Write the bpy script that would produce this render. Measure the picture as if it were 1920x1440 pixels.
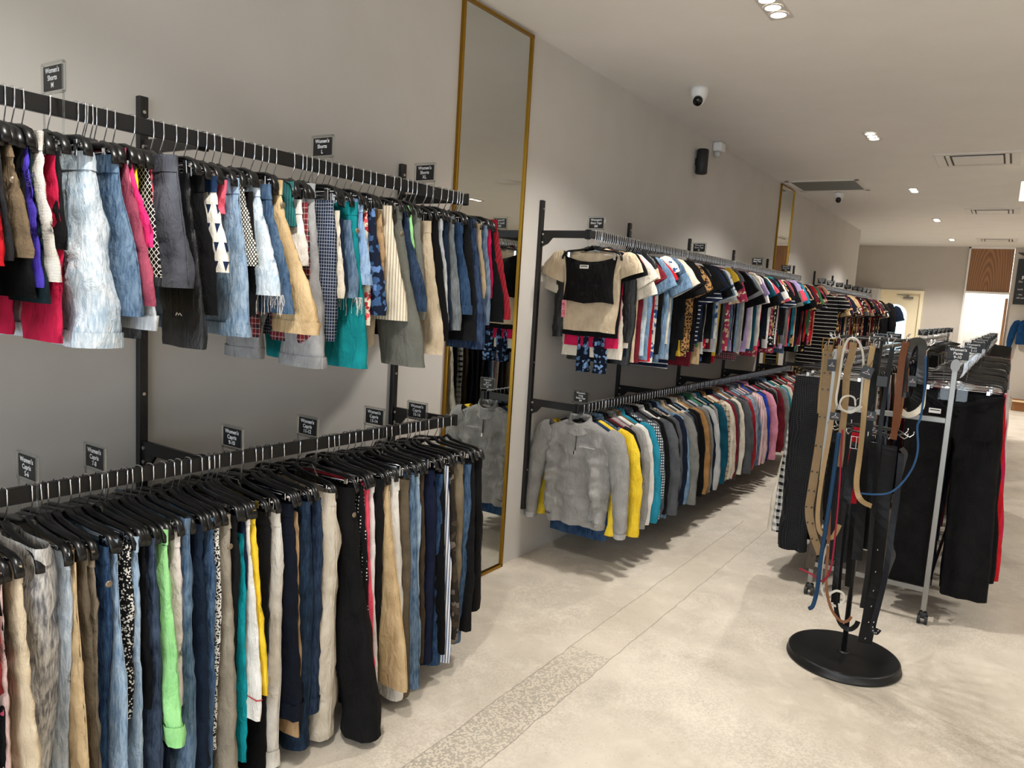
import bpy, bmesh, math, random
from mathutils import Vector, Matrix, noise
PI = math.pi
random.seed(7)
S = bpy.context.scene
for o in list(bpy.data.objects): bpy.data.objects.remove(o)
C = S.collection
# ------------------------------------------------------------------ camera
cam = bpy.data.cameras.new('camera'); camo = bpy.data.objects.new('camera', cam); C.objects.link(camo)
cam.sensor_fit = 'HORIZONTAL'; cam.sensor_width = 36.0; cam.lens = 1408/1920*36.0
cam.clip_start = .05; cam.clip_end = 80
RX = (0.8289920769094482, 0.5560281129790425, 0.060040602914399444)
UP = (-0.11675645208396282, 0.06707640728001149, 0.9908928733638017)
FW = (-0.5469369866064323, 0.8284524688618963, -0.1205256799130546)
camo.matrix_world = Matrix(((RX[0], UP[0], -FW[0], 2.358), (RX[1], UP[1], -FW[1], 0.0), (RX[2], UP[2], -FW[2], 1.6), (0, 0, 0, 1)))
S.camera = camo
# ------------------------------------------------------------------ view, world, lights
S.view_settings.view_transform = 'Standard'; S.view_settings.look = 'None'
S.view_settings.gamma = 1; S.view_settings.use_curve_mapping = False
S.view_settings.exposure = 0.88
S.cycles.max_bounces = 8; S.cycles.transparent_max_bounces = 24
W = bpy.data.worlds.new('world'); S.world = W; W.use_nodes = True
W.node_tree.nodes['Background'].inputs[0].default_value = (.75, .85, 1, 1)
W.node_tree.nodes['Background'].inputs[1].default_value = 0.6
SPOT_W = 30.0; SPOT_COL = (1.0, .958, .895)
LIGHT_Y = [-2.15, .78, 3.70, 6.62, 9.54, 12.46, 15.5]
LIGHT_X = [1.245, 4.85]
def spot(x, y, w):
    l = bpy.data.lights.new('downlight_lamp', 'SPOT'); l.energy = w; l.color = SPOT_COL
    l.spot_size = math.radians(128); l.spot_blend = .55; l.shadow_soft_size = .022
    o = bpy.data.objects.new('downlight_lamp', l); C.objects.link(o); o.location = (x, y, 2.985)
    return o
for lx in LIGHT_X:
    for ly in LIGHT_Y:
        for k in (-1, 0, 1): spot(lx, ly+k*.1, SPOT_W*(1.5 if ly > 12 else 1.0))
# daylight from the shop window behind the camera
al = bpy.data.lights.new('shop_window_daylight', 'AREA'); al.shape = 'RECTANGLE'; al.size = 6; al.size_y = 2.3
al.energy = 80; al.color = (.88, .94, 1.0)
ao = bpy.data.objects.new('shop_window_daylight', al); C.objects.link(ao); ao.location = (3, -4.9, 1.35); ao.rotation_euler = (PI/2, 0, 0)
# ------------------------------------------------------------------ helpers
def lin(h):
    h = h.lstrip('#'); v = [int(h[i:i+2], 16)/255 for i in (0, 2, 4)]
    return tuple([(c/12.92 if c <= .04045 else ((c+.055)/1.055)**2.4) for c in v])+(1,)
def obj(name, verts, faces, mat, parent=None, smooth=True, loc=None):
    me = bpy.data.meshes.new(name); me.from_pydata([tuple(v) for v in verts], [], faces)
    if mat: me.materials.append(mat)
    if smooth: me.polygons.foreach_set('use_smooth', [True]*len(me.polygons))
    o = bpy.data.objects.new(name, me); C.objects.link(o)
    if parent: o.parent = parent
    if loc: o.location = loc
    return o
def empty(name, loc, rz=0):
    o = bpy.data.objects.new(name, None); C.objects.link(o); o.location = loc; o.rotation_euler = (0, 0, rz)
    o.empty_display_size = .05; return o
USED = {}
def tag(o, label, cat, group=None, kind=None):
    o['label'] = label; o['category'] = cat
    if group: o['group'] = group
    if kind: o['kind'] = kind
    return o
def struct(o, label, cat):
    return tag(o, label, cat, None, 'structure')
class MB:
    def __init__(s): s.v = []; s.f = []
    def add(s, v, f):
        n = len(s.v); s.v += [tuple(p) for p in v]; s.f += [tuple(i+n for i in q) for q in f]; return s
    def box(s, x0, x1, y0, y1, z0, z1):
        v = [(x, y, z) for x in (x0, x1) for y in (y0, y1) for z in (z0, z1)]
        return s.add(v, [(0, 1, 3, 2), (4, 6, 7, 5), (0, 4, 5, 1), (2, 3, 7, 6), (0, 2, 6, 4), (1, 5, 7, 3)])
    def bbox(s, x0, x1, y0, y1, z0, z1, b=.003, seg=2):
        bm = bmesh.new(); bmesh.ops.create_cube(bm, size=1)
        for v in bm.verts: v.co = Vector(((x0+x1)/2+v.co.x*(x1-x0), (y0+y1)/2+v.co.y*(y1-y0), (z0+z1)/2+v.co.z*(z1-z0)))
        bmesh.ops.bevel(bm, geom=list(bm.edges), offset=b, segments=seg, affect='EDGES', profile=.5)
        bm.verts.index_update(); s.add([v.co[:] for v in bm.verts], [[v.index for v in f.verts] for f in bm.faces]); bm.free(); return s
    def tube(s, pts, r, n=8, closed=False, flat=None, up=(0, 0, 1)):
        """sweep a round (or flat=(w,t)) section along pts; r may be a list"""
        P = [Vector(p) for p in pts]; m = len(P); V = []; F = []; prev = None
        for i, p in enumerate(P):
            a = P[(i-1) % m] if (closed or i) else p; b = P[(i+1) % m] if (closed or i < m-1) else p
            t = (b-a).normalized() if (b-a).length > 1e-9 else Vector((0, 0, 1))
            if prev is None:
                u = Vector(up)
                if abs(u.dot(t)) > .95: u = Vector((0, 1, 0))
                u = (u-t*u.dot(t)).normalized()
            else:
                u = (prev-t*prev.dot(t)).normalized()
            prev = u; w = t.cross(u); rr = r[i] if isinstance(r, (list, tuple)) else r
            for k in range(n):
                an = 2*PI*k/n
                if flat: V.append(p+u*(math.cos(an)*flat[0])+w*(math.sin(an)*flat[1]))
                else: V.append(p+(u*math.cos(an)+w*math.sin(an))*rr)
        L = m if closed else m-1
        for i in range(L):
            for k in range(n):
                a = i*n+k; b = i*n+(k+1) % n; c = ((i+1) % m)*n+(k+1) % n; d = ((i+1) % m)*n+k
                F.append((a, b, c, d))
        if not closed: F.append(tuple(range(n-1, -1, -1))); F.append(tuple((m-1)*n+k for k in range(n)))
        return s.add(V, F)
    def cyl(s, x, y, z0, z1, r0, r1=None, n=32):
        r1 = r0 if r1 is None else r1
        return s.lathe(x, y, [(0, z0), (r0, z0), (r1, z1), (0, z1)], n)
    def lathe(s, x, y, prof, n=32):
        V = [(x+r*math.cos(2*PI*k/n), y+r*math.sin(2*PI*k/n), z) for r, z in prof for k in range(n)]; F = []
        for i in range(len(prof)-1):
            for k in range(n): F.append((i*n+k, i*n+(k+1) % n, (i+1)*n+(k+1) % n, (i+1)*n+k))
        return s.add(V, F)
    def build(s, name, mat, parent=None, smooth=False, loc=None): return obj(name, s.v, s.f, mat, parent, smooth, loc)
# ------------------------------------------------------------------ materials
def newmat(name):
    m = bpy.data.materials.new(name); m.use_nodes = True; nt = m.node_tree; return m, nt, nt.nodes['Principled BSDF']
def simple(name, col, rough=.5, metal=0, spec=None, emit=None, es=0):
    m, nt, b = newmat(name); b.inputs['Base Color'].default_value = lin(col); b.inputs['Roughness'].default_value = rough; b.inputs['Metallic'].default_value = metal
    if spec is not None: b.inputs['Specular IOR Level'].default_value = spec
    if emit: b.inputs['Emission Color'].default_value = lin(emit); b.inputs['Emission Strength'].default_value = es
    return m
def N(nt, t, **k):
    n = nt.nodes.new(t)
    for a, b in k.items():
        if a.startswith('i_'):
            key = a[2:]; key = int(key) if key.isdigit() else key.replace('_', ' ')
            n.inputs[key].default_value = b
        else: setattr(n, a, b)
    return n
def math_(nt, op, a, b=None):
    n = N(nt, 'ShaderNodeMath', operation=op)
    for i, x in enumerate((a, b)):
        if x is None: continue
        if isinstance(x, (int, float)): n.inputs[i].default_value = x
        else: nt.links.new(x, n.inputs[i])
    return n.outputs[0]
def mixc(nt, fac, a, b, bt='MIX'):
    n = N(nt, 'ShaderNodeMix', data_type='RGBA', blend_type=bt)
    for i, x in ((0, fac), (6, a), (7, b)):
        if isinstance(x, (int, float, tuple)): n.inputs[i].default_value = x
        else: nt.links.new(x, n.inputs[i])
    return n.outputs[2]
def ramp(nt, fac, p0, p1, c0=(0, 0, 0, 1), c1=(1, 1, 1, 1)):
    r = N(nt, 'ShaderNodeValToRGB'); r.color_ramp.elements[0].position = p0; r.color_ramp.elements[1].position = p1
    r.color_ramp.elements[0].color = c0; r.color_ramp.elements[1].color = c1; nt.links.new(fac, r.inputs[0]); return r.outputs[0]
FAB = {}
def fab(key):
    """fabric material from SPEC[key] = (kind, colour, colour2, scale, bump)"""
    if key in FAB: return FAB[key]
    kind, c1, c2, sc, bp = SPEC[key]
    m, nt, b = newmat('fabric_'+key); L = nt.links.new
    tc = N(nt, 'ShaderNodeTexCoord'); co = tc.outputs['Object']; sx = N(nt, 'ShaderNodeSeparateXYZ'); L(co, sx.inputs[0])
    u = math_(nt, 'ADD', sx.outputs[0], math_(nt, 'MULTIPLY', sx.outputs[1], .9)); z = sx.outputs[2]
    A = lin(c1); B = lin(c2 or c1)
    fine = N(nt, 'ShaderNodeTexNoise', i_Scale=420, i_Detail=2); L(co, fine.inputs['Vector'])
    big = N(nt, 'ShaderNodeTexNoise', i_Scale=14, i_Detail=4); L(co, big.inputs['Vector'])
    def tri(v, f, duty):   # stripes: 1 where frac(v*f) < duty
        return math_(nt, 'LESS_THAN', math_(nt, 'FRACT', math_(nt, 'ADD', math_(nt, 'MULTIPLY', v, f), 50.0)), duty)
    col = None; bump = fine.outputs[0]
    if kind == 'denim':
        st = N(nt, 'ShaderNodeTexNoise', i_Scale=1, i_Detail=3); mp = N(nt, 'ShaderNodeMapping'); mp.inputs['Scale'].default_value = (160, 160, 26)
        L(co, mp.inputs[0]); L(mp.outputs[0], st.inputs['Vector'])
        f = math_(nt, 'ADD', math_(nt, 'MULTIPLY', st.outputs[0], .9), math_(nt, 'MULTIPLY', big.outputs[0], .75))
        col = mixc(nt, ramp(nt, f, .62, 1.08), A, B)
    elif kind == 'stripev': col = mixc(nt, tri(u, sc, bp), A, B)
    elif kind == 'stripeh': col = mixc(nt, tri(z, sc, bp), A, B)
    elif kind in ('plaid', 'grid'):
        s = math_(nt, 'ADD', tri(u, sc, bp), tri(z, sc, bp))
        col = mixc(nt, math_(nt, 'MULTIPLY', s, .5 if kind == 'plaid' else 1.0), A, B)
        if kind == 'plaid': col = mixc(nt, math_(nt, 'MULTIPLY', math_(nt, 'ADD', tri(u, sc*2, .18), tri(z, sc*2, .18)), .3), col, (.8, .8, .78, 1))
    elif kind == 'lattice':
        a = math_(nt, 'ABSOLUTE', math_(nt, 'SUBTRACT', math_(nt, 'FRACT', math_(nt, 'ADD', math_(nt, 'MULTIPLY', math_(nt, 'ADD', u, z), sc), 50.)), .5))
        c = math_(nt, 'ABSOLUTE', math_(nt, 'SUBTRACT', math_(nt, 'FRACT', math_(nt, 'ADD', math_(nt, 'MULTIPLY', math_(nt, 'SUBTRACT', u, z), sc), 50.)), .5))
        col = mixc(nt, math_(nt, 'LESS_THAN', math_(nt, 'MINIMUM', a, c), bp), A, B)
    elif kind in ('dots', 'leopard', 'floral', 'tweed', 'speck'):
        vo = N(nt, 'ShaderNodeTexVoronoi', i_Scale=sc)
        if kind == 'floral':
            wn = N(nt, 'ShaderNodeTexNoise', i_Scale=sc*1.3, i_Detail=2); L(co, wn.inputs['Vector']); va = N(nt, 'ShaderNodeVectorMath', operation='MULTIPLY_ADD'); L(wn.outputs[1], va.inputs[0]); va.inputs[1].default_value = (1.1/sc,)*3; L(co, va.inputs[2]); L(va.outputs[0], vo.inputs['Vector'])
        else: L(co, vo.inputs['Vector'])
        if kind == 'dots': vo.inputs['Randomness'].default_value = .15; col = mixc(nt, math_(nt, 'LESS_THAN', vo.outputs[0], bp), A, B)
        elif kind == 'leopard':
            r = math_(nt, 'MULTIPLY', math_(nt, 'GREATER_THAN', vo.outputs[0], .22), math_(nt, 'LESS_THAN', math_(nt, 'ADD', vo.outputs[0], math_(nt, 'MULTIPLY', fine.outputs[0], .1)), .52))
            col = mixc(nt, r, A, B); col = mixc(nt, math_(nt, 'MULTIPLY', math_(nt, 'LESS_THAN', vo.outputs[0], .22), .5), col, lin('6b4424'))
        elif kind == 'floral':
            rr = N(nt, 'ShaderNodeValToRGB'); rr.color_ramp.interpolation = 'CONSTANT'; L(vo.outputs['Color'], rr.inputs[0])
            e = rr.color_ramp.elements; e[0].color = A; e[1].color = B; e[1].position = bp; e2 = e.new(min(.95, bp+.18)); e2.color = tuple(min(1, c*1.8+.05) for c in B[:3])+(1,)
            col = mixc(nt, math_(nt, 'LESS_THAN', vo.outputs[0], .62), A, rr.outputs[0])
        else: col = mixc(nt, math_(nt, 'GREATER_THAN', math_(nt, 'FRACT', math_(nt, 'MULTIPLY', vo.outputs['Color'], 3.7)), bp), A, B)
    elif kind == 'tri':
        w = math_(nt, 'FRACT', math_(nt, 'ADD', math_(nt, 'MULTIPLY', z, sc), 50.)); a = math_(nt, 'ABSOLUTE', math_(nt, 'SUBTRACT', math_(nt, 'FRACT', math_(nt, 'ADD', math_(nt, 'MULTIPLY', u, sc*1.3), 50.)), .5))
        col = mixc(nt, math_(nt, 'MULTIPLY', math_(nt, 'LESS_THAN', math_(nt, 'MULTIPLY', a, 2.0), w), math_(nt, 'LESS_THAN', w, .55)), A, B)
    elif kind == 'knit':
        wv = N(nt, 'ShaderNodeTexWave', i_Scale=sc, bands_direction='Z' if bp else 'X'); wv.inputs['Distortion'].default_value = 1.2; L(co, wv.inputs['Vector'])
        col = mixc(nt, wv.outputs[1], A, B); bump = wv.outputs[1]
    else: col = mixc(nt, ramp(nt, big.outputs[0], .35, .7), A, B)
    col = mixc(nt, math_(nt, 'MULTIPLY', ramp(nt, big.outputs[0], .3, .75), .22), col, mixc(nt, 1.0, col, (.55, .55, .55, 1), 'MULTIPLY'))
    L(col, b.inputs['Base Color'])
    b.inputs['Roughness'].default_value = .34 if kind == 'gloss' else .86; b.inputs['Specular IOR Level'].default_value = .5 if kind == 'gloss' else .16
    wr = N(nt, 'ShaderNodeTexNoise', i_Scale=28, i_Detail=6, i_Roughness=.56, i_Distortion=.6); mp2 = N(nt, 'ShaderNodeMapping'); mp2.inputs['Scale'].default_value = (1, 1, .42); mp2.inputs['Rotation'].default_value = (.25, .3, 0); L(co, mp2.inputs[0]); L(mp2.outputs[0], wr.inputs['Vector'])
    b1 = N(nt, 'ShaderNodeBump', i_Strength=.9 if kind in ('linen', 'denim', 'plain') else .6, i_Distance=.019); L(wr.outputs[0], b1.inputs['Height'])
    b2 = N(nt, 'ShaderNodeBump', i_Strength=.4, i_Distance=.0016); L(bump, b2.inputs['Height']); L(b1.outputs[0], b2.inputs['Normal']); L(b2.outputs[0], b.inputs['Normal'])
    FAB[key] = m; return m
P = 'plain'; D = 'denim'
SPEC = {
'red': (P, 'd0202c', 'b8141f', 1, 0), 'charcoal': (P, '2c2c2e', '222224', 1, 0), 'olive': (P, '7d6b54', '6d5b45', 1, 0), 'black': (P, '111113', '0c0c0d', 1, 0),
'black2': (P, '18181a', '111113', 1, 0), 'blackw': (P, '151415', '0e0e0f', 1, 0), 'blackg': ('gloss', '18181b', '121214', 1, 0), 'purple': (P, '5544c4', '4838ac', 1, 0), 'darkteal': (P, '12292e', '0e1e24', 1, 0),
'waffle': ('knit', 'f2ede3', 'c9c3b8', 95, 1), 'rasp': (P, 'd2244f', 'b31c40', 1, 0), 'denimacid': (D, '9db3c4', 'dfe6ec', 1, 0), 'denimmid': (D, '3a526e', '71889f', 1, 0),
'denimpale': (D, 'b4b9bf', 'dcdfe2', 1, 0), 'rose': (P, 'a04a5e', '8d3f52', 1, 0), 'hotpink': (P, 'f03a80', 'dc2c70', 1, 0), 'yellow': (P, 'f5dd2e', 'e6c91e', 1, 0), 'yellow2': (P, 'f8d63e', 'ecc22c', 1, 0),
'lattice': ('lattice', '17171a', 'f0eee8', 62, .085), 'coral': (P, 'f4566c', 'e8485f', 1, 0), 'coral2': (P, 'ff6f86', 'f25d74', 1, 0), 'slate': (P, '5a5d66', '4b4e57', 1, 0), 'tri': ('tri', 'f2ede2', '1c2a48', 20, 0),
'navywb': (P, '1d3557', '182c4a', 1, 0), 'denimlight': (D, '6f8ba8', 'a9bdd0', 1, 0), 'denimlight2': (D, '6a8dbb', 'a6bfdc', 1, 0), 'tribal': ('lattice', 'ece6da', '1a1a1c', 80, .17), 'denimice': (D, 'a9bfd0', 'dfe7ee', 1, 0),
'denimice2': (D, '8ba6c2', 'b9cbdc', 1, 0), 'denimmid2': (D, '2c4462', '58728f', 1, 0), 'khaki': (P, 'd3b78c', 'bd9f74', 1, 0), 'khakig': (P, 'a39a8b', '8d8474', 1, 0), 'greenstripe': ('stripev', '2c7a70', '2c5566', 90, .5),
'white': (P, 'f3efe9', 'dfdad2', 1, 0), 'white2': (P, 'eceae6', 'd6d3ce', 1, 0), 'maroonplaid': ('plaid', '8c2a33', '2d2a30', 30, .4), 'heather': (P, 'a8a8a9', '8d8d8f', 1, 0), 'gridnavy': ('grid', '1f2b44', 'b4bac2', 95, .13),
'cream': (P, 'efe6d5', 'ded3bf', 1, 0), 'navy': (P, '182338', '121b2c', 1, 0), 'navy2': (P, '1c2a3e', '152031', 1, 0), 'navyc': (P, '18203a', '12182c', 1, 0), 'navydeep': (P, '111725', '0c111c', 1, 0), 'teal': (P, '168d93', '0f7b82', 1, 0), 'tealb': (P, '10a0aa', '0c8c96', 1, 0),
'floralcream': ('floral', 'f0e6d0', 'c2343c', 70, .6), 'floralnavy': ('floral', '161f33', '3f5f8c', 48, .55), 'tan': (P, 'c2a078', 'ae8c64', 1, 0), 'tansand': (P, 'd2b78f', 'c0a47b', 1, 0), 'linenstripe': ('stripev', 'eadfc8', '8a7a66', 75, .2),
'oliveg': (P, '6c6c64', '65655e', 1, 0), 'denimdark': (D, '182439', '33455e', 1, 0), 'mint': (P, 'a9ea9d', '94d98a', 1, 0), 'stone': (P, '84847f', '72726e', 1, 0), 'beige': (P, 'dccaae', 'c9b597', 1, 0), 'denimgrey': (D, '9aa0a6', 'd2d6d9', 1, 0),
'denimash': (D, '5e6468', '888e92', 1, 0), 'denimdeep': (D, '1b3150', '3b5676', 1, 0), 'denimindigo': (D, '1d2b42', '44587a', 1, 0), 'sand': (P, 'cdb796', 'b9a281', 1, 0), 'denimfade': (D, '4c6585', '8ea3b9', 1, 0), 'magenta': (P, 'd32057', 'b91648', 1, 0),
'ribred': ('knit', 'a52331', '7c1722', 40, 0), 'redsatin': ('gloss', 'a81628', '8a0f1e', 1, 0), 'floralblack': ('floral', '141416', 'c2506e', 30, .62), 'palepink': (P, 'd9bcb6', 'c9a9a2', 1, 0), 'greylinen': (D, '6f6f73', 'e3dfd8', 1, 0),
'denimpale2': (D, '9aa5b0', 'cfd6dc', 1, 0), 'olivebrown': (P, '6b5f4e', '5a4f40', 1, 0), 'taupe': (P, '8b7f6d', '786c5b', 1, 0), 'fleck': ('speck', '141416', 'ece8e0', 230, .78), 'denimchar': (D, '232d3f', '48566c', 1, 0), 'blush': (P, 'ece0da', 'dccdc6', 1, 0),
'tweed': ('tweed', 'e9e6df', '1d1d20', 260, .62), 'stonew': (P, 'e0dad0', 'cac3b7', 1, 0), 'denimrinse': (D, '152232', '2c4058', 1, 0), 'creamtw': (P, 'ddd3c2', 'c9bda9', 1, 0), 'polka': ('dots', '141416', 'f0ede6', 75, .2), 'bark': (P, '4b3d2e', '3b3023', 1, 0),
'bluestripe': ('stripev', 'eeeef0', '5f7396', 70, .4), 'camo': ('floral', '2e2822', '453b2f', 30, .5), 'khakib': (P, '857863', '71654f', 1, 0),
# tops
'velvet': (P, '0c0c0d', '080809', 1, 0), 'greymarl': (P, 'a2a09d', '95938f', 1, 0), 'ltgrey': (P, 'c4c4c2', 'adadab', 1, 0), 'leather': ('gloss', '121213', '1a1a1b', 1, 0), 'chambray': (D, '5f7f9f', '8ba6c0', 1, 0), 'stripebw': ('stripeh', 'e9e5dc', '16171b', 24, .55),
'stripenavy': ('stripeh', '1a2238', 'dcdcd8', 34, .2), 'leopard': ('leopard', 'b98d5b', '191412', 62, 0), 'whitefloral': ('floral', 'ecebe6', '3a5f9c', 40, .62), 'maroon': (P, '7d2430', '651b26', 1, 0), 'redfloral': ('floral', 'd02033', 'f0e4dc', 60, .66), 'brownfloral': ('floral', '2a1d18', 'b08a52', 34, .5),
'pinkfloral': ('floral', 'b23a5a', 'e6c3a0', 36, .6), 'mustard': (P, 'd8b23c', 'c39d2c', 1, 0), 'forest': (P, '2f6a48', '25563a', 1, 0), 'kelly': (P, '4a8f61', '3b7a50', 1, 0), 'pink': (P, 'e79bb0', 'd6879d', 1, 0), 'pinkstripe': ('stripev', 'ead9d4', 'd9a2ae', 40, .5), 'royal': (P, '2a48b8', '20399c', 1, 0),
'sherpa': ('speck', 'd8cbb8', 'bfb09a', 260, .5), 'tanbrown': (P, 'b08556', '99703f', 1, 0), 'gingham': ('grid', 'e6e6e4', '33404f', 60, .42), 'plaidbw': ('plaid', 'd9d6cf', '18181a', 24, .5), 'plaidbeige': ('plaid', 'cbb798', '3a3532', 26, .35), 'teald': (P, '16566c', '114658', 1, 0), 'tiedye': ('floral', '3b3c3e', '5b5c5e', 12, .5),
'checkdark': ('grid', '121214', '2c2c2e', 90, .3), 'turq': (P, '2b94b0', '227f98', 1, 0), 'bwprint': ('floral', '151517', 'd8d4cc', 50, .5), 'greyp': (P, '5c5e62', '4b4d51', 1, 0), 'lilac': (P, 'b7a3cf', 'a28dbb', 1, 0), 'peach': (P, 'e8b596', 'd8a181', 1, 0), 'stripedress': ('stripeh', '121214', 'e6e2da', 22, .14),
'tagpink': ('floral', 'e79aa6', 'b8324e', 220, .5), 'bluesweater': (P, '123c66', '0e3054', 1, 0), 'navyfl': ('floral', '10182a', '5f7fa8', 55, .56),
}
M_chrome = simple('chrome_wire', 'eceef2', .12, 1.0)
M_plastic = simple('black_plastic', '0b0b0c', .3, 0, .42)
M_black = simple('black_powder_coat', '141415', .38, 0, .45)
M_steel = simple('brushed_steel', '8f8d89', .34, 1.0)
M_gold = simple('brass_frame', 'a07a2c', .3, 1.0)
M_rubber = simple('caster_rubber', '151515', .5)
M_card = simple('sign_card', '131415', .45)
M_ink = simple('sign_lettering_white', 'e8e8e8', .6)
M_whitep = simple('white_plastic', 'e4e4e2', .35)
M_label = simple('paper_label', 'e9e6e0', .7)
M_mirror = simple('mirror_glass', 'c9ccc9', .0, 1.0)
def mk_acrylic():
    m = bpy.data.materials.new('clear_acrylic'); m.use_nodes = True; nt = m.node_tree; nt.nodes.clear(); L = nt.links.new
    out = N(nt, 'ShaderNodeOutputMaterial'); mx = N(nt, 'ShaderNodeMixShader'); t = N(nt, 'ShaderNodeBsdfTransparent'); g = N(nt, 'ShaderNodeBsdfGlossy', i_Roughness=.05)
    t.inputs[0].default_value = (.86, .88, .88, 1); lw = N(nt, 'ShaderNodeLayerWeight', i_Blend=.35)
    L(math_(nt, 'ADD', math_(nt, 'MULTIPLY', lw.outputs[1], .7), .025), mx.inputs[0]); L(t.outputs[0], mx.inputs[1]); L(g.outputs[0], mx.inputs[2]); L(mx.outputs[0], out.inputs[0]); return m
M_acr = mk_acrylic()
def mk_wall(name, c1, c2, sc=3.0, bump=.05, rough=.75):
    m, nt, b = newmat(name); L = nt.links.new; tc = N(nt, 'ShaderNodeTexCoord')
    n1 = N(nt, 'ShaderNodeTexNoise', i_Scale=sc, i_Detail=5); L(tc.outputs['Object'], n1.inputs['Vector'])
    n2 = N(nt, 'ShaderNodeTexNoise', i_Scale=180, i_Detail=2); L(tc.outputs['Object'], n2.inputs['Vector'])
    L(mixc(nt, ramp(nt, n1.outputs[0], .35, .65), lin(c1), lin(c2)), b.inputs['Base Color']); b.inputs['Roughness'].default_value = rough; b.inputs['Specular IOR Level'].default_value = .3
    bn = N(nt, 'ShaderNodeBump', i_Strength=bump, i_Distance=.002); L(n2.outputs[0], bn.inputs['Height']); L(bn.outputs[0], b.inputs['Normal']); return m
M_wall = mk_wall('wall_paint', 'cdc9c4', 'c9c5bf'); M_ceil = mk_wall('ceiling_paint', 'eeebe7', 'ebe8e3'); M_greywall = mk_wall('grey_wall_paint', 'c6beb4', 'c1b9af')
def mk_floor():
    m, nt, b = newmat('polished_concrete'); L = nt.links.new; tc = N(nt, 'ShaderNodeTexCoord'); co = tc.outputs['Object']
    def ns(sc, d, dist=0, rg=.5):
        n = N(nt, 'ShaderNodeTexNoise', i_Scale=sc, i_Detail=d, i_Distortion=dist, i_Roughness=rg); L(co, n.inputs['Vector']); return n.outputs[0]
    base = mixc(nt, ramp(nt, ns(1.1, 8, .3, .62), .36, .68), lin('cbc0b0'), lin('ebe1d2'))
    base = mixc(nt, math_(nt, 'MULTIPLY', ramp(nt, ns(7, 6, .4, .65), .5, .72), .5), base, lin('f4ebdc'))
    base = mixc(nt, math_(nt, 'MULTIPLY', ramp(nt, ns(2.3, 5, .3), .56, .75), .55), base, lin('a79f93'))
    sx = N(nt, 'ShaderNodeSeparateXYZ'); L(co, sx.inputs[0])
    wob = math_(nt, 'MULTIPLY', math_(nt, 'SUBTRACT', ns(9, 4), .5), .025); X = math_(nt, 'ADD', sx.outputs[0], wob)
    band = math_(nt, 'MULTIPLY', math_(nt, 'GREATER_THAN', X, .83), math_(nt, 'LESS_THAN', X, 1.03))
    band = math_(nt, 'MULTIPLY', band, math_(nt, 'LESS_THAN', sx.outputs[1], 5.6))
    base = mixc(nt, math_(nt, 'MULTIPLY', band, .3), base, lin('d9ceba'))
    rough_part = math_(nt, 'MULTIPLY', band, math_(nt, 'LESS_THAN', sx.outputs[1], 2.95))
    vo = N(nt, 'ShaderNodeTexVoronoi', i_Scale=130); L(co, vo.inputs['Vector'])
    agg = math_(nt, 'MULTIPLY', math_(nt, 'GREATER_THAN', vo.outputs['Color'], .5), math_(nt, 'ADD', math_(nt, 'MULTIPLY', rough_part, .3), math_(nt, 'MULTIPLY', ramp(nt, ns(1.7, 4), .4, .66), .2)))
    base = mixc(nt, agg, base, lin('7c746a'))
    edge = math_(nt, 'MAXIMUM', math_(nt, 'LESS_THAN', math_(nt, 'ABSOLUTE', math_(nt, 'SUBTRACT', X, .83)), .003), math_(nt, 'LESS_THAN', math_(nt, 'ABSOLUTE', math_(nt, 'SUBTRACT', X, 1.03)), .003))
    edge = math_(nt, 'MULTIPLY', edge, math_(nt, 'LESS_THAN', sx.outputs[1], 5.6)); base = mixc(nt, math_(nt, 'MULTIPLY', edge, .5), base, lin('857c70'))
    v2 = N(nt, 'ShaderNodeTexVoronoi', i_Scale=48); L(co, v2.inputs['Vector'])
    base = mixc(nt, math_(nt, 'MULTIPLY', math_(nt, 'LESS_THAN', v2.outputs[0], .085), .7), base, lin('6e675d'))
    L(base, b.inputs['Base Color']); L(math_(nt, 'ADD', math_(nt, 'MULTIPLY', ns(5, 4), .35), .38), b.inputs['Roughness']); b.inputs['Specular IOR Level'].default_value = .35
    bn = N(nt, 'ShaderNodeBump', i_Strength=.12, i_Distance=.002); L(ns(60, 6), bn.inputs['Height']); L(bn.outputs[0], b.inputs['Normal']); return m
M_floor = mk_floor()
def mk_wood():
    m, nt, b = newmat('oak_panel'); L = nt.links.new; tc = N(nt, 'ShaderNodeTexCoord'); mp = N(nt, 'ShaderNodeMapping'); mp.inputs['Scale'].default_value = (1, 1, .2); mp.inputs['Location'].default_value = (-1.80, -17, -.43); L(tc.outputs['Object'], mp.inputs[0])
    w = N(nt, 'ShaderNodeTexWave', i_Scale=9, wave_type='RINGS', rings_direction='Y'); w.inputs['Distortion'].default_value = 2.2; w.inputs['Detail'].default_value = 3; L(mp.outputs[0], w.inputs['Vector'])
    n = N(nt, 'ShaderNodeTexNoise', i_Scale=26, i_Detail=3); mp2 = N(nt, 'ShaderNodeMapping'); mp2.inputs['Scale'].default_value = (1, 1, .05); L(tc.outputs['Object'], mp2.inputs[0]); L(mp2.outputs[0], n.inputs['Vector'])
    L(mixc(nt, math_(nt, 'ADD', math_(nt, 'MULTIPLY', w.outputs[1], .55), math_(nt, 'MULTIPLY', n.outputs[0], .45)), lin('6e4726'), lin('b07c4c')), b.inputs['Base Color']); b.inputs['Roughness'].default_value = .45; return m
M_wood = mk_wood()
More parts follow.
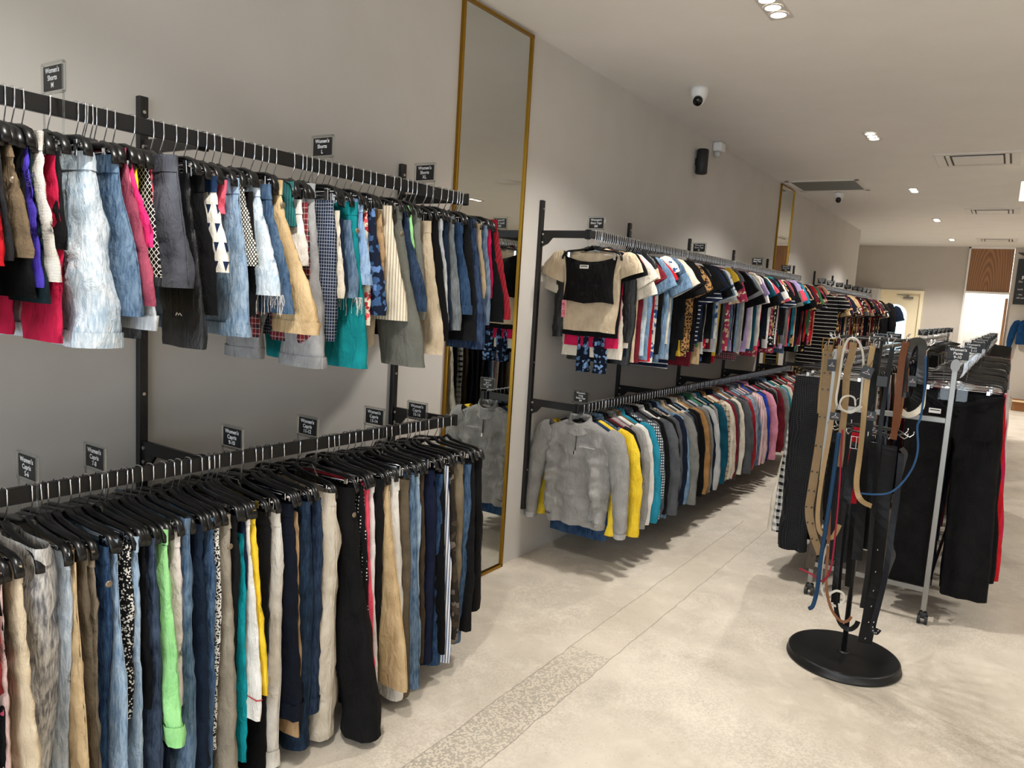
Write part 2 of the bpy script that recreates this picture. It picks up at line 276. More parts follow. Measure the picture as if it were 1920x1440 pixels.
# ------------------------------------------------------------------ the room
struct(MB().box(-3.2, 9.2, -5.2, 18.9, -.1, 0).build('floor', M_floor), 'pale polished concrete shop floor with a patched trench line', 'floor')
struct(MB().box(-3.2, 9.2, -5.2, 18.9, 3.0, 3.1).build('ceiling', M_ceil), 'smooth white painted shop ceiling', 'ceiling')
struct(MB().box(-.16, 0, -5.2, 14, 0, 3).build('wall_left', M_wall), 'long off-white wall carrying the hang rails', 'wall')
struct(MB().box(-3.2, -3.0, 14, 17.2, 0, 3).build('wall_recess', M_wall), 'side wall of the recess past the long wall', 'wall')
struct(MB().box(-3.0, -.16, 13.9, 14, 0, 3).build('wall_return', M_wall), 'return wall closing the recess', 'wall')
struct(MB().box(9, 9.2, -5.2, 17.2, 0, 3).build('wall_right', M_wall), 'off-white wall on the right of the shop', 'wall')
m = MB(); m.box(-.16, .0, -5.2, -5, 0, 3); m.box(0, 9, -5.2, -5, 2.6, 3); m.box(0, 9, -5.2, -5, 0, .15); m.box(6.2, 9, -5.2, -5, .15, 2.6)
struct(m.build('wall_front', M_wall), 'front wall around the shop window', 'wall')
mw = simple('daylit_glass', 'bcd4ea', .3, emit='cfe2f6', es=.9)
struct(MB().box(0, 6.2, -5.15, -5.12, .15, 2.6).build('window_1', mw), 'large shop window with daylight', 'window')
# far wall with door opening, white doorway and oak panel
m = MB(); m.box(-3.0, .03, 17, 17.2, 0, 3); m.box(.03, .78, 17, 17.2, 2.12, 3); m.box(.78, 1.46, 17, 17.2, 0, 3); m.box(2.19, 9, 17, 17.2, 0, 3); m.box(1.46, 2.19, 17, 17.2, 2.99, 3)
struct(m.build('wall_back', M_greywall), 'warm grey wall at the far end of the shop', 'wall')
struct(MB().bbox(-1.6, .0, 16.7, 17.0, 0, 2.13, .01).build('wall_stub', M_wall), 'low white partition beside the glazed door', 'wall')
M_door = simple('cream_door_paint', 'fff0cf', .5)
fr = MB(); fr.box(.0, .044, 16.96, 17.1, 0, 2.06); fr.box(.721, .78, 16.96, 17.1, 0, 2.06); fr.box(.0, .78, 16.96, 17.1, 2.06, 2.12)
door = empty('door_1', (0, 0, 0)); struct(door, 'cream door with an arched glass pane and closer', 'door')
fr.build('door_frame', M_door, door)
# door leaf with arched opening
def outer_pt(o_, i): return (o_[i][0], 17.03, o_[i][1])
def leaf():
    x0, x1, z1, cx, r, zs, zb = .045, .72, 2.06, .29, .225, 1.62, .9
    arc = [(cx-r, zb)]+[(cx-r*math.cos(PI*k/16), zs+r*math.sin(PI*k/16)*.95) for k in range(17)]+[(cx+r, zb)]
    V = []; F = []
    outer = []
    for (x, z) in arc:
        if z <= zs+1e-6 and x < cx: outer.append((x0, z))
        elif z <= zs+1e-6: outer.append((x1, z))
        else:
            t = (x-(cx-r))/(2*r); outer.append((x0+(x1-x0)*t, z1))
    for y in (17.03, 17.07):
        V += [(x, y, z) for x, z in arc]+[(x, y, z) for x, z in outer]
    n = len(arc); b = 2*n
    for i in range(n-1):
        F.append((i, i+1, n+i+1, n+i)); F.append((b+i, b+n+i, b+n+i+1, b+i+1)); F.append((i, b+i, b+i+1, i+1))
    m = MB().add(V, F); m.box(x0, x1, 17.03, 17.07, 0, zb); m.box(x0, cx-r, 17.03, 17.07, zs, zs+.001)
    m.add([(x0, 17.03, zs), outer_pt(outer, 2), (x0, 17.03, z1)], [(0, 1, 2)]); m.add([(x1, 17.03, zs), (x1, 17.03, z1), outer_pt(outer, -3)], [(0, 1, 2)])
    m.build('door_leaf', M_door, door)
    g = [(x, 17.05, z) for x, z in arc]; obj('arched_pane', g, [tuple(range(len(g)))], simple('bright_frosted_pane', 'bfe6f7', .3, emit='c4ecfb', es=1.0), door, False)
leaf()
MB().bbox(.42, .60, 16.98, 17.03, 1.955, 1.995, .006).tube([(.47, 16.985, 1.99), (.53, 16.95, 2.02), (.30, 17.0, 2.03)], .008).build('door_closer', M_steel, door)
M_trimw = simple('white_trim_gloss', 'f2efea', .4)
m = MB(); m.bbox(1.455, 1.485, 16.96, 17.02, 0, 3.0, .002); m.bbox(1.455, 2.195, 16.96, 17.02, 2.965, 3.0, .002); m.bbox(1.485, 2.19, 16.96, 17.02, 2.12, 2.16, .002)
struct(m.build('trim_1', M_trimw), 'thin white trim around the oak panel and white doorway', 'trim')
struct(MB().box(1.485, 2.185, 16.99, 17.03, 2.16, 2.965).build('trim_2', M_wood), 'oak veneer panel above the white doorway', 'wood panel')
m = MB(); m.box(1.3, 1.46, 17.2, 18.6, 0, 3); m.box(2.19, 2.4, 17.2, 18.6, 0, 3); m.box(1.3, 2.4, 18.6, 18.8, 0, 3)
struct(m.build('wall_passage', M_trimw), 'bright white passage seen through the doorway', 'wall')
pl = bpy.data.lights.new('passage_lamp', 'POINT'); pl.energy = 22; pl.shadow_soft_size = .15; po = bpy.data.objects.new('passage_lamp', pl); C.objects.link(po); po.location = (1.8, 17.9, 2.7)
struct(MB().bbox(2.14, 2.185, 16.93, 17.02, 0, 2.05, .004).build('door_2', M_wood), 'open oak door edge at the white doorway', 'door')
# ------------------------------------------------------------------ ceiling fittings
M_lens = simple('lamp_lens', 'ffffff', .3, emit='fff3df', es=14)
M_trim = simple('downlight_trim', 'cfcac4', .4)
def downlight(x, y, lab):
    t = empty('downlight', (x, y, 3.0)); tag(t, lab, 'ceiling light', None if 'first' in lab else None)
    MB().bbox(-.055, .055, -.17, .17, -.006, 0.002, .002).build('trim_plate', M_trim, t)
    for k in (-1, 0, 1):
        MB().lathe(0, k*.1, [(.045, -.007), (.045, -.011), (.036, -.011), (.034, -.007)], 24).build('lamp_ring', M_trim, t)
        MB().lathe(0, k*.1, [(.036, -.0085), (.02, -.0095), (.0, -.010)], 24).build('lamp_lens', M_lens, t)
DL = ['triple ceiling downlight behind the camera', 'triple ceiling downlight above the front rails', 'triple ceiling downlight nearest in view, cut by the top edge', 'triple ceiling downlight between the white cameras',
      'triple ceiling downlight past the grey return grille', 'small ceiling downlight fourth along the row', 'farthest ceiling downlight near the oak panel']
for i, y in enumerate(LIGHT_Y): downlight(LIGHT_X[0], y, DL[i])
for i, y in enumerate(LIGHT_Y): downlight(LIGHT_X[1], y, 'triple downlight of the right-hand row, '+['first', 'second', 'third', 'fourth', 'fifth', 'sixth', 'seventh'][i]+' from the shop window')
M_vent = simple('vent_frame', 'e2ded8', .45); M_vdark = simple('vent_shadow_gap', '4a4643', .6)
def cassette(x0, x1, y0, y1, lab):
    t = empty('air_conditioner', ((x0+x1)/2, (y0+y1)/2, 3.0)); tag(t, lab, 'ceiling air conditioner', 'ceiling air conditioners'); a = (x1-x0)/2; b = (y1-y0)/2
    m = MB()
    for q in ((-a, -a+.07, -b+.071, b-.071), (a-.07, a, -b+.071, b-.071), (-a, a, -b, -b+.07), (-a, a, b-.07, b)): m.bbox(*q, -.010, .001, .003)
    m.build('frame', M_vent, t); MB().bbox(-a+.13, a-.13, -b+.14, b-.14, -.016, -.004, .004).build('centre_panel', M_vent, t)
    MB().box(-a+.068, a-.068, -b+.068, b-.068, -.0035, -.0005).build('air_slot', M_vdark, t)
    for s in (-1, 1): MB().bbox(s*(a-.1)-.015, s*(a-.1)+.015, -b+.08, b-.08, -.02, -.006, .003).build('louvre', M_vent, t)
cassette(1.6, 2.235, 7.5, 8.15, 'ceiling air conditioner cassette nearest the camera, at the top right')
cassette(1.64, 2.24, 11.2, 11.8, 'middle ceiling air conditioner cassette of the three in a row')
cassette(1.62, 2.22, 15.2, 15.85, 'farthest ceiling air conditioner cassette, in front of the oak panel')
t = empty('return_grille', (.435, 9.07, 3.0)); tag(t, 'flat grey ceiling return grille above the second tall mirror', 'ceiling grille')
m = MB()
for q in ((-.38, -.33, -.38, .38), (.33, .38, -.38, .38), (-.38, .38, -.38, -.33), (-.38, .38, .33, .38)): m.bbox(*q, -.01, .001, .003)
m.build('frame', M_vent, t); MB().box(-.33, .33, -.33, .33, -.006, 0).build('grille_panel', simple('grille_grey', '70736f', .6), t)
def dome(x, y, rz, lab):
    t = empty('security_camera', (x, y, 3.0), rz); tag(t, lab, 'security camera')
    MB().lathe(0, 0, [(0, 0), (.055, 0), (.058, -.02), (.052, -.05), (.046, -.07), (0, -.075)], 28).build('housing', M_whitep, t, True)
    bm = bmesh.new(); bmesh.ops.create_uvsphere(bm, u_segments=24, v_segments=14, radius=.042); bm.verts.index_update()
    V = [(v.co+Vector((0, -.008, -.075)))[:] for v in bm.verts]; F = [[v.index for v in f.verts] for f in bm.faces]; bm.free(); obj('eyeball', V, F, M_whitep, t)
    MB().tube([(0, -.035, -.088), (0, -.052, -.098)], [.032, .030], 24).build('lens', simple('camera_lens_black', '050506', .1), t, True)
dome(.464, 4.88, .25, 'white dome security camera nearer the camera, above the short tops'); dome(.45, 9.62, .25, 'smaller white dome security camera under the grey grille')
t = empty('motion_sensor', (.03, 6.55, 2.95)); tag(t, 'white motion sensor in the corner of wall and ceiling', 'sensor')
MB().bbox(-.028, .05, -.06, .06, -.03, .048, .014, 3).build('housing', M_whitep, t, True); MB().lathe(0, 0, [(.0, 0), (.03, .0), (.028, .02), (0, .03)], 20).build('lens_dome', simple('sensor_lens', 'c9cac8', .2), t, True, (.01, -.03, -.055))
bpy.data.objects[t.children[-1].name].rotation_euler = (PI*.6, 0, 0)
t = empty('wall_speaker', (0, 6.13, 2.765)); tag(t, 'black cylindrical speaker fixed high on the white wall', 'speaker')
MB().lathe(0.055, 0, [(0, -.1), (.040, -.1), (.048, -.092), (.048, .092), (.040, .1), (0, .1)], 30).build('speaker_body', simple('speaker_grille', '151517', .55), t, True)
MB().bbox(.0, .03, -.02, .02, -.03, .03, .003).build('bracket', M_black, t)
t = empty('hanging_sign', (2.42, 8.2, 2.77)); tag(t, 'cream lit sign box hanging from the ceiling at the right edge', 'sign')
MB().bbox(-.17, .17, -.02, .02, -.085, .085, .006).build('light_box', simple('lit_sign_face', 'f3ecd0', .4, emit='fff3cf', es=.8), t)
for s in (-1, 1): MB().tube([(s*.12, 0, .08), (s*.12, 0, .23)], .004).build('suspension_rod', M_steel, t)
# round ceiling speaker seen in the mirror
tag(MB().lathe(3.25, 8.1, [(.0, 2.985), (.16, 2.985), (.17, 3.0)], 32).build('ceiling_speaker', M_vent, smooth=True), 'round flush ceiling speaker seen in the tall mirror', 'ceiling speaker')
# ------------------------------------------------------------------ text
TXT = {}
def text_mesh(s, size, bold=.0):
    k = (s, round(size, 4), bold)
    if k in TXT: return TXT[k]
    cu = bpy.data.curves.new('lettering', 'FONT'); cu.body = s; cu.size = size; cu.align_x = 'CENTER'; cu.align_y = 'CENTER'; cu.offset = bold; cu.space_line = .92
    o = bpy.data.objects.new('tmp', cu); C.objects.link(o); dg = bpy.context.evaluated_depsgraph_get(); me = bpy.data.meshes.new_from_object(o.evaluated_get(dg))
    bpy.data.objects.remove(o); bpy.data.curves.remove(cu); me.name = 'lettering'; TXT[k] = me; return me
def text(s, size, mat, parent, loc, rot=(PI/2, 0, 0), bold=.0, name='lettering', sx=1.0):
    me = text_mesh(s, size, bold)
    if not me.materials: me.materials.append(mat)
    o = bpy.data.objects.new(name, me); C.objects.link(o); o.parent = parent; o.location = loc; o.rotation_euler = rot; o.scale = (sx, 1, 1); return o
# poster, sweater and box at the far wall
t = empty('poster', (2.54, 16.99, 2.37)); tag(t, 'black wall poster with white writing, cut by the right edge', 'poster')
MB().bbox(-.28, .28, -.012, .005, -.42, .42, .002).build('panel', M_card, t)
text('RETURNS', .09, M_ink, t, (.0, -.014, .07), bold=.002); text('Do', .05, M_ink, t, (-.2, -.014, .0)); text('exch', .045, M_ink, t, (-.19, -.014, -.14)); text('- No', .045, M_ink, t, (-.19, -.014, -.24)); text('All sales', .045, M_ink, t, (-.16, -.014, -.3))
tag(MB().bbox(2.27, 2.34, 16.93, 17.0, 2.88, 2.9, .003).tube([(2.25, 16.97, 2.9), (2.36, 16.93, 2.84)], .012).build('picture_light', M_vdark), 'small grey lamp arm above the black poster', 'lamp')
t = empty('cardboard_box', (2.66, 16.72, 0)); tag(t, 'open brown cardboard box on the floor by the far wall', 'box')
M_cb = simple('cardboard', 'a9754a', .85); m = MB()
for q in ((-.19, .19, -.14, -.135), (-.19, .19, .135, .14), (-.19, -.185, -.14, .14), (.185, .19, -.14, .14)): m.box(*q, 0, .2)
m.box(-.19, .19, -.14, .14, 0, .005).build('carton', M_cb, t)
obj('flap', [(-.19, -.14, .2), (.19, -.14, .2), (.2, -.2, .17), (-.2, -.2, .17)], [(0, 1, 2, 3)], simple('cardboard_light', 'd8bd95', .85), t, False)
obj('flap', [(-.19, -.14, .2), (-.19, .14, .2), (-.25, .12, .25), (-.25, -.12, .25)], [(0, 1, 2, 3)], M_cb, t, False)
# ------------------------------------------------------------------ tall mirrors
def mirror(y0, y1, z1, lab):
    t = empty('wall_mirror', (0, (y0+y1)/2, 0)); tag(t, lab, 'mirror'); a = (y1-y0)/2; w = .014; m = MB()
    m.bbox(.0, .022, -a, -a+w, 0, z1, .002); m.bbox(.0, .022, a-w, a, 0, z1, .002); m.bbox(.0, .022, -a, a, 0.0, .02, .002); m.bbox(.0, .022, -a, a, z1-w, z1, .002)
    m.build('brass_frame', M_gold, t)
    MB().box(.002, .011, -a+w*.6, a-w*.6, .01, z1-w*.6).build('mirror_glass', M_mirror, t)
mirror(2.942, 3.557, 2.985, 'tall brass-framed mirror beside the front rails'); mirror(8.76, 9.35, 2.985, 'second tall brass-framed mirror farther along the wall')
# ------------------------------------------------------------------ slotted uprights, brackets, rails
def mk_upr():
    m, nt, b = newmat('slotted_black_steel'); L = nt.links.new; tc = N(nt, 'ShaderNodeTexCoord'); sx = N(nt, 'ShaderNodeSeparateXYZ'); L(tc.outputs['Object'], sx.inputs[0])
    sl = math_(nt, 'MULTIPLY', math_(nt, 'LESS_THAN', math_(nt, 'FRACT', math_(nt, 'MULTIPLY', sx.outputs[2], 20.)), .6), math_(nt, 'LESS_THAN', math_(nt, 'ABSOLUTE', sx.outputs[1]), .0022))
    L(mixc(nt, sl, lin('1a1a1b'), lin('020202')), b.inputs['Base Color']); b.inputs['Roughness'].default_value = .4; return m
M_upr = mk_upr()
M_screw = simple('zinc_screw', 'c8c4bc', .35, 1.0)
ORD = ['first', 'second', 'third', 'fourth', 'fifth', 'sixth', 'seventh', 'eighth', 'ninth', 'tenth', 'eleventh', 'twelfth']
UY = [.16, 1.362, 2.567, 3.76, 4.945, 6.13, 7.315, 8.512, 9.69, 10.85, 12.05, 13.22]
for i, y in enumerate(UY):
    t = empty('slotted_upright', (0, y, 0)); tag(t, 'black slotted wall upright, %s from the shop window end' % ORD[i], 'wall upright', 'slotted wall uprights')
    MB().bbox(0, .022, -.015, .015, .305, 2.138, .002).build('channel', M_upr, t)
    for z in (2.09, 1.2, .55): MB().tube([(.021, 0, z), (.025, 0, z)], .0055, 10).build('screw', M_screw, t)
SECT = [((0, 1, 2), 2.005, 1.045, -1.2, 2.612), ((3, 4, 5, 6, 7), 1.968, .985, 3.74, 8.63), ((8, 9, 10, 11), 1.917, .95, 9.67, 13.55)]
for si, (idx, zu, zl, ya, yb) in enumerate(SECT):
    nm = ['front', 'middle', 'far'][si]
    for lev, z in (('upper', zu), ('lower', zl)):
        for k, i in enumerate(idx):
            if si == 2 and lev == 'lower' and k: continue
            t = empty('rail_bracket', (0, UY[i], z)); tag(t, 'black steel %s bracket on the %s upright from the window end' % (lev, ORD[i]), 'bracket', 'rail brackets')
            m = MB(); m.bbox(.022, .315, -.006, .006, -.042, 0, .0015)
            v = [(.022, -.005, -.035), (.10, -.005, -.035), (.065, -.005, -.075), (.022, -.005, -.095)]; v += [(a, .005, c) for a, b_, c in v]
            m.add(v, [(0, 1, 2, 3), (7, 6, 5, 4), (0, 4, 5, 1), (1, 5, 6, 2), (2, 6, 7, 3)]); m.build('arm', M_black, t)
            for zz in (-.022, -.068): MB().tube([(.034, -.006, zz), (.034, -.011, zz)], .006, 8).build('screw', M_screw, t)
            MB().bbox(.312, .33, -.02, .02, -.048, .004, .003).build('rail_socket', M_black, t)
        ys = [ya]+[UY[i] for i in idx[1:-1]]+[yb]
        t = empty('hang_rail', (.34, (ya+yb)/2, z)); tag(t, '%s black hang rail along the %s stretch of wall' % (lev, nm), 'hang rail')
        MB().bbox(-.0095, .0095, -(yb-ya)/2, (yb-ya)/2, -.042, 0, .0015).build('rail_tube', M_black, t)
        for s in (-1, 1): MB().bbox(-.013, .013, s*(yb-ya)/2-.006, s*(yb-ya)/2+.006, -.047, .004, .003).build('end_cap', M_plastic, t)
# ------------------------------------------------------------------ hangers
def hook_pts(w=.0165, top=.0035, drop=.048, neck=.085, open_=.03):
    P = [(-w, 0, -open_), (-w, 0, -.012)]
    for k in range(7): a = PI-PI*k/6; P.append((w*math.cos(a), 0, top-.004+.006*math.sin(a)))
    P += [(w, 0, -.012), (w*1.05, 0, -drop*.75), (w*.9, 0, -drop), (w*.55, 0, -drop-.012), (.002, 0, -neck+.012), (0, 0, -neck)]
    return P
def slab(pts, hw, name, mat, parent, tz=.010):
    """moulded plastic bar following pts (x,z), rounded section"""
    return MB().tube([(x, 0, z) for x, z in pts], .006, 8, flat=(tz, hw), up=(0, 0, 1)).build(name, mat, parent, True)
def clip_hanger_proto(w=.2, chrome_bar=False):
    r = empty('clip_hanger', (0, 0, 0))
    MB().tube(hook_pts(), .0019, 6).build('hook', M_chrome, r, True)
    pts = [(0, -.083), (.025, -.098), (w*.45, -.106), (w*.8, -.112), (w*.94, -.122), (w, -.142), (w+.001, -.158)]
    pts = [(-x, z) for x, z in pts[::-1]]+pts[1:]
    slab(pts, .0058, 'hanger_body', M_plastic, r, .0115)
    MB().tube([(-w*.93, 0, -.128), (w*.93, 0, -.128)], .0018, 6).build('clip_bar', M_chrome, r, True)
    for s in (-1, 1):
        m = MB(); m.bbox(s*w*.78-.008, s*w*.78+.008, -.0085, -.0055, -.158, -.118, .001, 1); m.bbox(s*w*.78-.008, s*w*.78+.008, .0055, .0085, -.158, -.118, .001, 1); m.tube([(s*w*.78-.01, 0, -.13), (s*w*.78+.01, 0, -.13)], .005, 8)
        m.build('clip', M_chrome, r)
    return r
def copy_tree(o, parent=None):
    c = o.copy(); C.objects.link(c); c.parent = parent
    if parent is not None: c.matrix_parent_inverse = o.matrix_parent_inverse.copy()
    for ch in list(o.children): copy_tree(ch, c)
    return c
class Proto:
    """first request moves the built thing itself, later ones copy it"""
    def __init__(s, make): s.make = make; s.o = None
    def get(s):
        if s.o is None: s.o = s.make(); return s.o
        return copy_tree(s.o)
CLIP = Proto(clip_hanger_proto)
def shirt_hanger_proto():
    w = .2; pts = [(0, -.085), (.02, -.096), (.05, -.103), (.13, -.13), (.185, -.148), (w, -.157)]; pts = [(-x, z) for x, z in pts[::-1]]+pts[1:]
    o = MB().tube([(x, 0, z) for x, z in pts], .006, 6, flat=(.009, .005)).build('shirt_hanger', M_plastic, None, True)
    MB().tube(hook_pts(), .0019, 5).build('hook', M_chrome, o, True); return o
SHIRT = Proto(shirt_hanger_proto)
SHORTS=[
('red shorts', 'bright red cotton shorts', 'red', 0.7352, 0.0119, 1.871, 0.584, 1.591, ''),
('charcoal shorts', 'charcoal grey jersey shorts', 'charcoal', 0.7481, 0.0141, 1.868, 0.59, 1.603, ''),
('olive shorts', 'olive brown utility shorts with stitched pocket', 'olive', 0.7566, 0.0193, 1.863, 0.632, 1.611, 'wb,button'),
('first black shorts', 'plain black shorts', 'black', 0.7765, 0.0145, 1.861, 0.584, 1.525, ''),
('purple shorts', 'violet stretch shorts with small white lettering', 'purple', 0.7967, 0.0138, 1.85, 0.598, 1.549, 'tna'),
('teal-black shorts', 'very dark teal running shorts', 'darkteal', 0.8084, 0.014, 1.846, 0.604, 1.515, ''),
('waffle shorts', 'white waffle-knit shorts', 'waffle', 0.835, 0.0253, 1.888, 0.613, 1.563, 'wb'),
('rose pink shorts', 'raspberry pink swing shorts', 'rasp', 0.8532, 0.0056, 1.843, 0.574, 1.424, ''),
('black gym shorts', 'matte black gym shorts', 'black2', 0.8714, 0.0285, 1.852, 0.57, 1.635, ''),
('acid-wash denim shorts', 'pale acid-wash denim shorts with a back pocket', 'denimacid', 0.9314, 0.0821, 1.863, 0.615, 1.416, 'wb,pocket,cuff'),
('mid-blue denim shorts', 'mid-blue denim shorts with pale side seam', 'denimmid', 0.9967, 0.0359, 1.867, 0.649, 1.49, 'wb,seam'),
('rolled pale denim shorts', 'pale grey denim shorts with thick rolled hem', 'denimpale', 1.0146, 0.0104, 1.86, 0.652, 1.459, 'cuff'),
('dusty rose shorts', 'dusty rose knit shorts', 'rose', 1.0212, 0.0131, 1.889, 0.677, 1.517, ''),
('hot pink shorts', 'hot pink shorts', 'hotpink', 1.0317, 0.0079, 1.873, 0.631, 1.655, ''),
('yellow shorts', 'lemon yellow shorts with a dotted waistband', 'yellow', 1.0424, 0.0134, 1.867, 0.613, 1.468, ''),
('lattice shorts', 'black shorts with a white lattice print', 'lattice', 1.0695, 0.0247, 1.863, 0.583, 1.585, ''),
('coral slip shorts', 'slim coral pink shorts', 'coral', 1.0903, 0.0168, 1.85, 0.548, 1.77, ''),
('grey hiking shorts', 'slate grey technical shorts with a toggle cord', 'slate', 1.1412, 0.0713, 1.893, 0.602, 1.561, 'wb,seam'),
('black running shorts', 'glossy black running shorts with a small white mark', 'blackg', 1.1925, 0.0305, 1.857, 0.608, 1.404, 'mark'),
('black lounge shorts', 'soft black lounge shorts with gathered waist', 'black', 1.2219, 0.0281, 1.855, 0.607, 1.493, 'wb'),
('triangle print shorts', 'white shorts with navy triangle print and navy waistband', 'tri', 1.2601, 0.0355, 1.859, 0.599, 1.607, 'wbnavy'),
('coral shorts', 'coral shorts with scalloped waist', 'coral2', 1.2953, 0.0282, 1.856, 0.534, 1.791, ''),
('seam-stitched denim shorts', 'light blue denim shorts with heavy seam and turned cuff', 'denimlight', 1.328, 0.034, 1.865, 0.594, 1.434, 'wb,cuff,seam'),
('tribal print shorts', 'black and white diamond print shorts', 'tribal', 1.3565, 0.0261, 1.862, 0.615, 1.63, ''),
('textured black shorts', 'textured black crepe shorts', 'black2', 1.3809, 0.0284, 1.837, 0.564, 1.491, ''),
('frayed denim shorts', 'ice blue denim shorts with long frayed hem', 'denimice', 1.4054, 0.0362, 1.867, 0.647, 1.551, 'wb,fray'),
('dark denim shorts', 'plain blue denim shorts with a back pocket', 'denimmid2', 1.4469, 0.0355, 1.864, 0.65, 1.501, 'wb'),
('khaki roll-tab shorts', 'tan roll-tab shorts with side button', 'khaki', 1.4854, 0.0345, 1.882, 0.714, 1.447, 'wb,button,cuff'),
('green stripe shorts', 'green and blue striped knit shorts', 'greenstripe', 1.5203, 0.0197, 1.887, 0.557, 1.756, ''),
('white denim shorts', 'white denim shorts', 'white', 1.5511, 0.0343, 1.836, 0.583, 1.642, 'wb'),
('maroon plaid shorts', 'maroon plaid shorts', 'maroonplaid', 1.5746, 0.0123, 1.833, 0.563, 1.406, ''),
('grey sweat shorts', 'heather grey sweat shorts with ribbed hem', 'heather', 1.604, 0.0502, 1.891, 0.601, 1.333, 'wb,cuff'),
('navy check shorts', 'navy shorts with white grid check', 'gridnavy', 1.6723, 0.0484, 1.853, 0.565, 1.412, ''),
('cream shorts', 'slim cream shorts', 'cream', 1.7092, 0.0226, 1.825, 0.57, 1.549, ''),
('navy shorts', 'dark navy shorts with open hem', 'navy', 1.7263, 0.0275, 1.802, 0.573, 1.57, ''),
('ragged denim shorts', 'blue denim shorts with ragged hem threads', 'denimmid', 1.7472, 0.0325, 1.801, 0.585, 1.551, 'fray'),
('teal shorts', 'bright teal cargo shorts with flap pocket', 'teal', 1.7763, 0.0402, 1.859, 0.603, 1.322, 'wb,button'),
('cuffed blue denim shorts', 'soft blue denim shorts with rolled cuff', 'denimlight2', 1.808, 0.0289, 1.872, 0.593, 1.597, 'wb,cuff'),
('floral cream shorts', 'cream shorts with small red flowers', 'floralcream', 1.8338, 0.0196, 1.846, 0.572, 1.463, ''),
('navy floral shorts', 'navy shorts with painted blue flowers', 'floralnavy', 1.8663, 0.0552, 1.85, 0.608, 1.498, ''),
('tan shorts', 'plain tan shorts', 'tan', 1.9032, 0.0231, 1.849, 0.564, 1.626, ''),
('striped linen shorts', 'cream linen shorts with thin brown stripes', 'linenstripe', 1.9334, 0.0445, 1.87, 0.62, 1.481, ''),
('grey cargo shorts', 'large olive grey cargo shorts with patch pockets', 'oliveg', 1.9829, 0.0432, 1.871, 0.667, 1.322, 'wb,button,pocket'),
('navy denim shorts', 'inky denim shorts', 'denimdark', 2.0206, 0.0304, 1.863, 0.637, 1.515, ''),
('mint shorts', 'pale mint shorts', 'mint', 2.0502, 0.0366, 1.883, 0.6, 1.522, ''),
('stone grey shorts', 'stone grey twill shorts', 'stone', 2.0985, 0.0522, 1.875, 0.584, 1.483, 'wb'),
('beige bermuda shorts', 'beige bermuda shorts with a crumpled hem', 'beige', 2.1453, 0.0359, 1.84, 0.624, 1.357, 'wb'),
('slim black shorts', 'slim black shorts', 'black', 2.1825, 0.0427, 1.873, 0.609, 1.406, ''),
('ripped grey denim shorts', 'bleached grey denim shorts with ripped cuff', 'denimgrey', 2.2228, 0.0344, 1.855, 0.585, 1.514, 'wb,fray'),
('ink blue shorts', 'ink blue shorts', 'navy2', 2.2506, 0.0286, 1.866, 0.582, 1.443, ''),
('ash denim shorts', 'ash grey denim shorts', 'denimash', 2.2759, 0.0419, 1.872, 0.595, 1.444, 'wb'),
('deep blue denim shorts', 'deep blue denim shorts with pale cuff', 'denimdeep', 2.3336, 0.05, 1.855, 0.596, 1.506, 'wb,cuff'),
('long black shorts', 'long black shorts', 'black2', 2.3734, 0.0409, 1.886, 0.605, 1.402, ''),
('indigo denim shorts', 'indigo denim shorts with faded seam', 'denimindigo', 2.4286, 0.0597, 1.876, 0.616, 1.369, 'wb,seam'),
('sand shorts', 'sand coloured shorts', 'sand', 2.4706, 0.0216, 1.866, 0.578, 1.57, ''),
('faded denim shorts', 'faded grey-blue denim shorts', 'denimfade', 2.5023, 0.0402, 1.861, 0.573, 1.462, 'wb'),
('magenta shorts', 'magenta shorts', 'magenta', 2.5326, 0.026, 1.855, 0.565, 1.571, ''),
('wide black shorts', 'wide black shorts', 'black', 2.5489, 0.045, 1.863, 0.619, 1.476, ''),
('red rib shorts', 'dark red ribbed knit shorts', 'ribred', 2.5707, 0.0569, 1.894, 0.629, 1.488, ''),
]
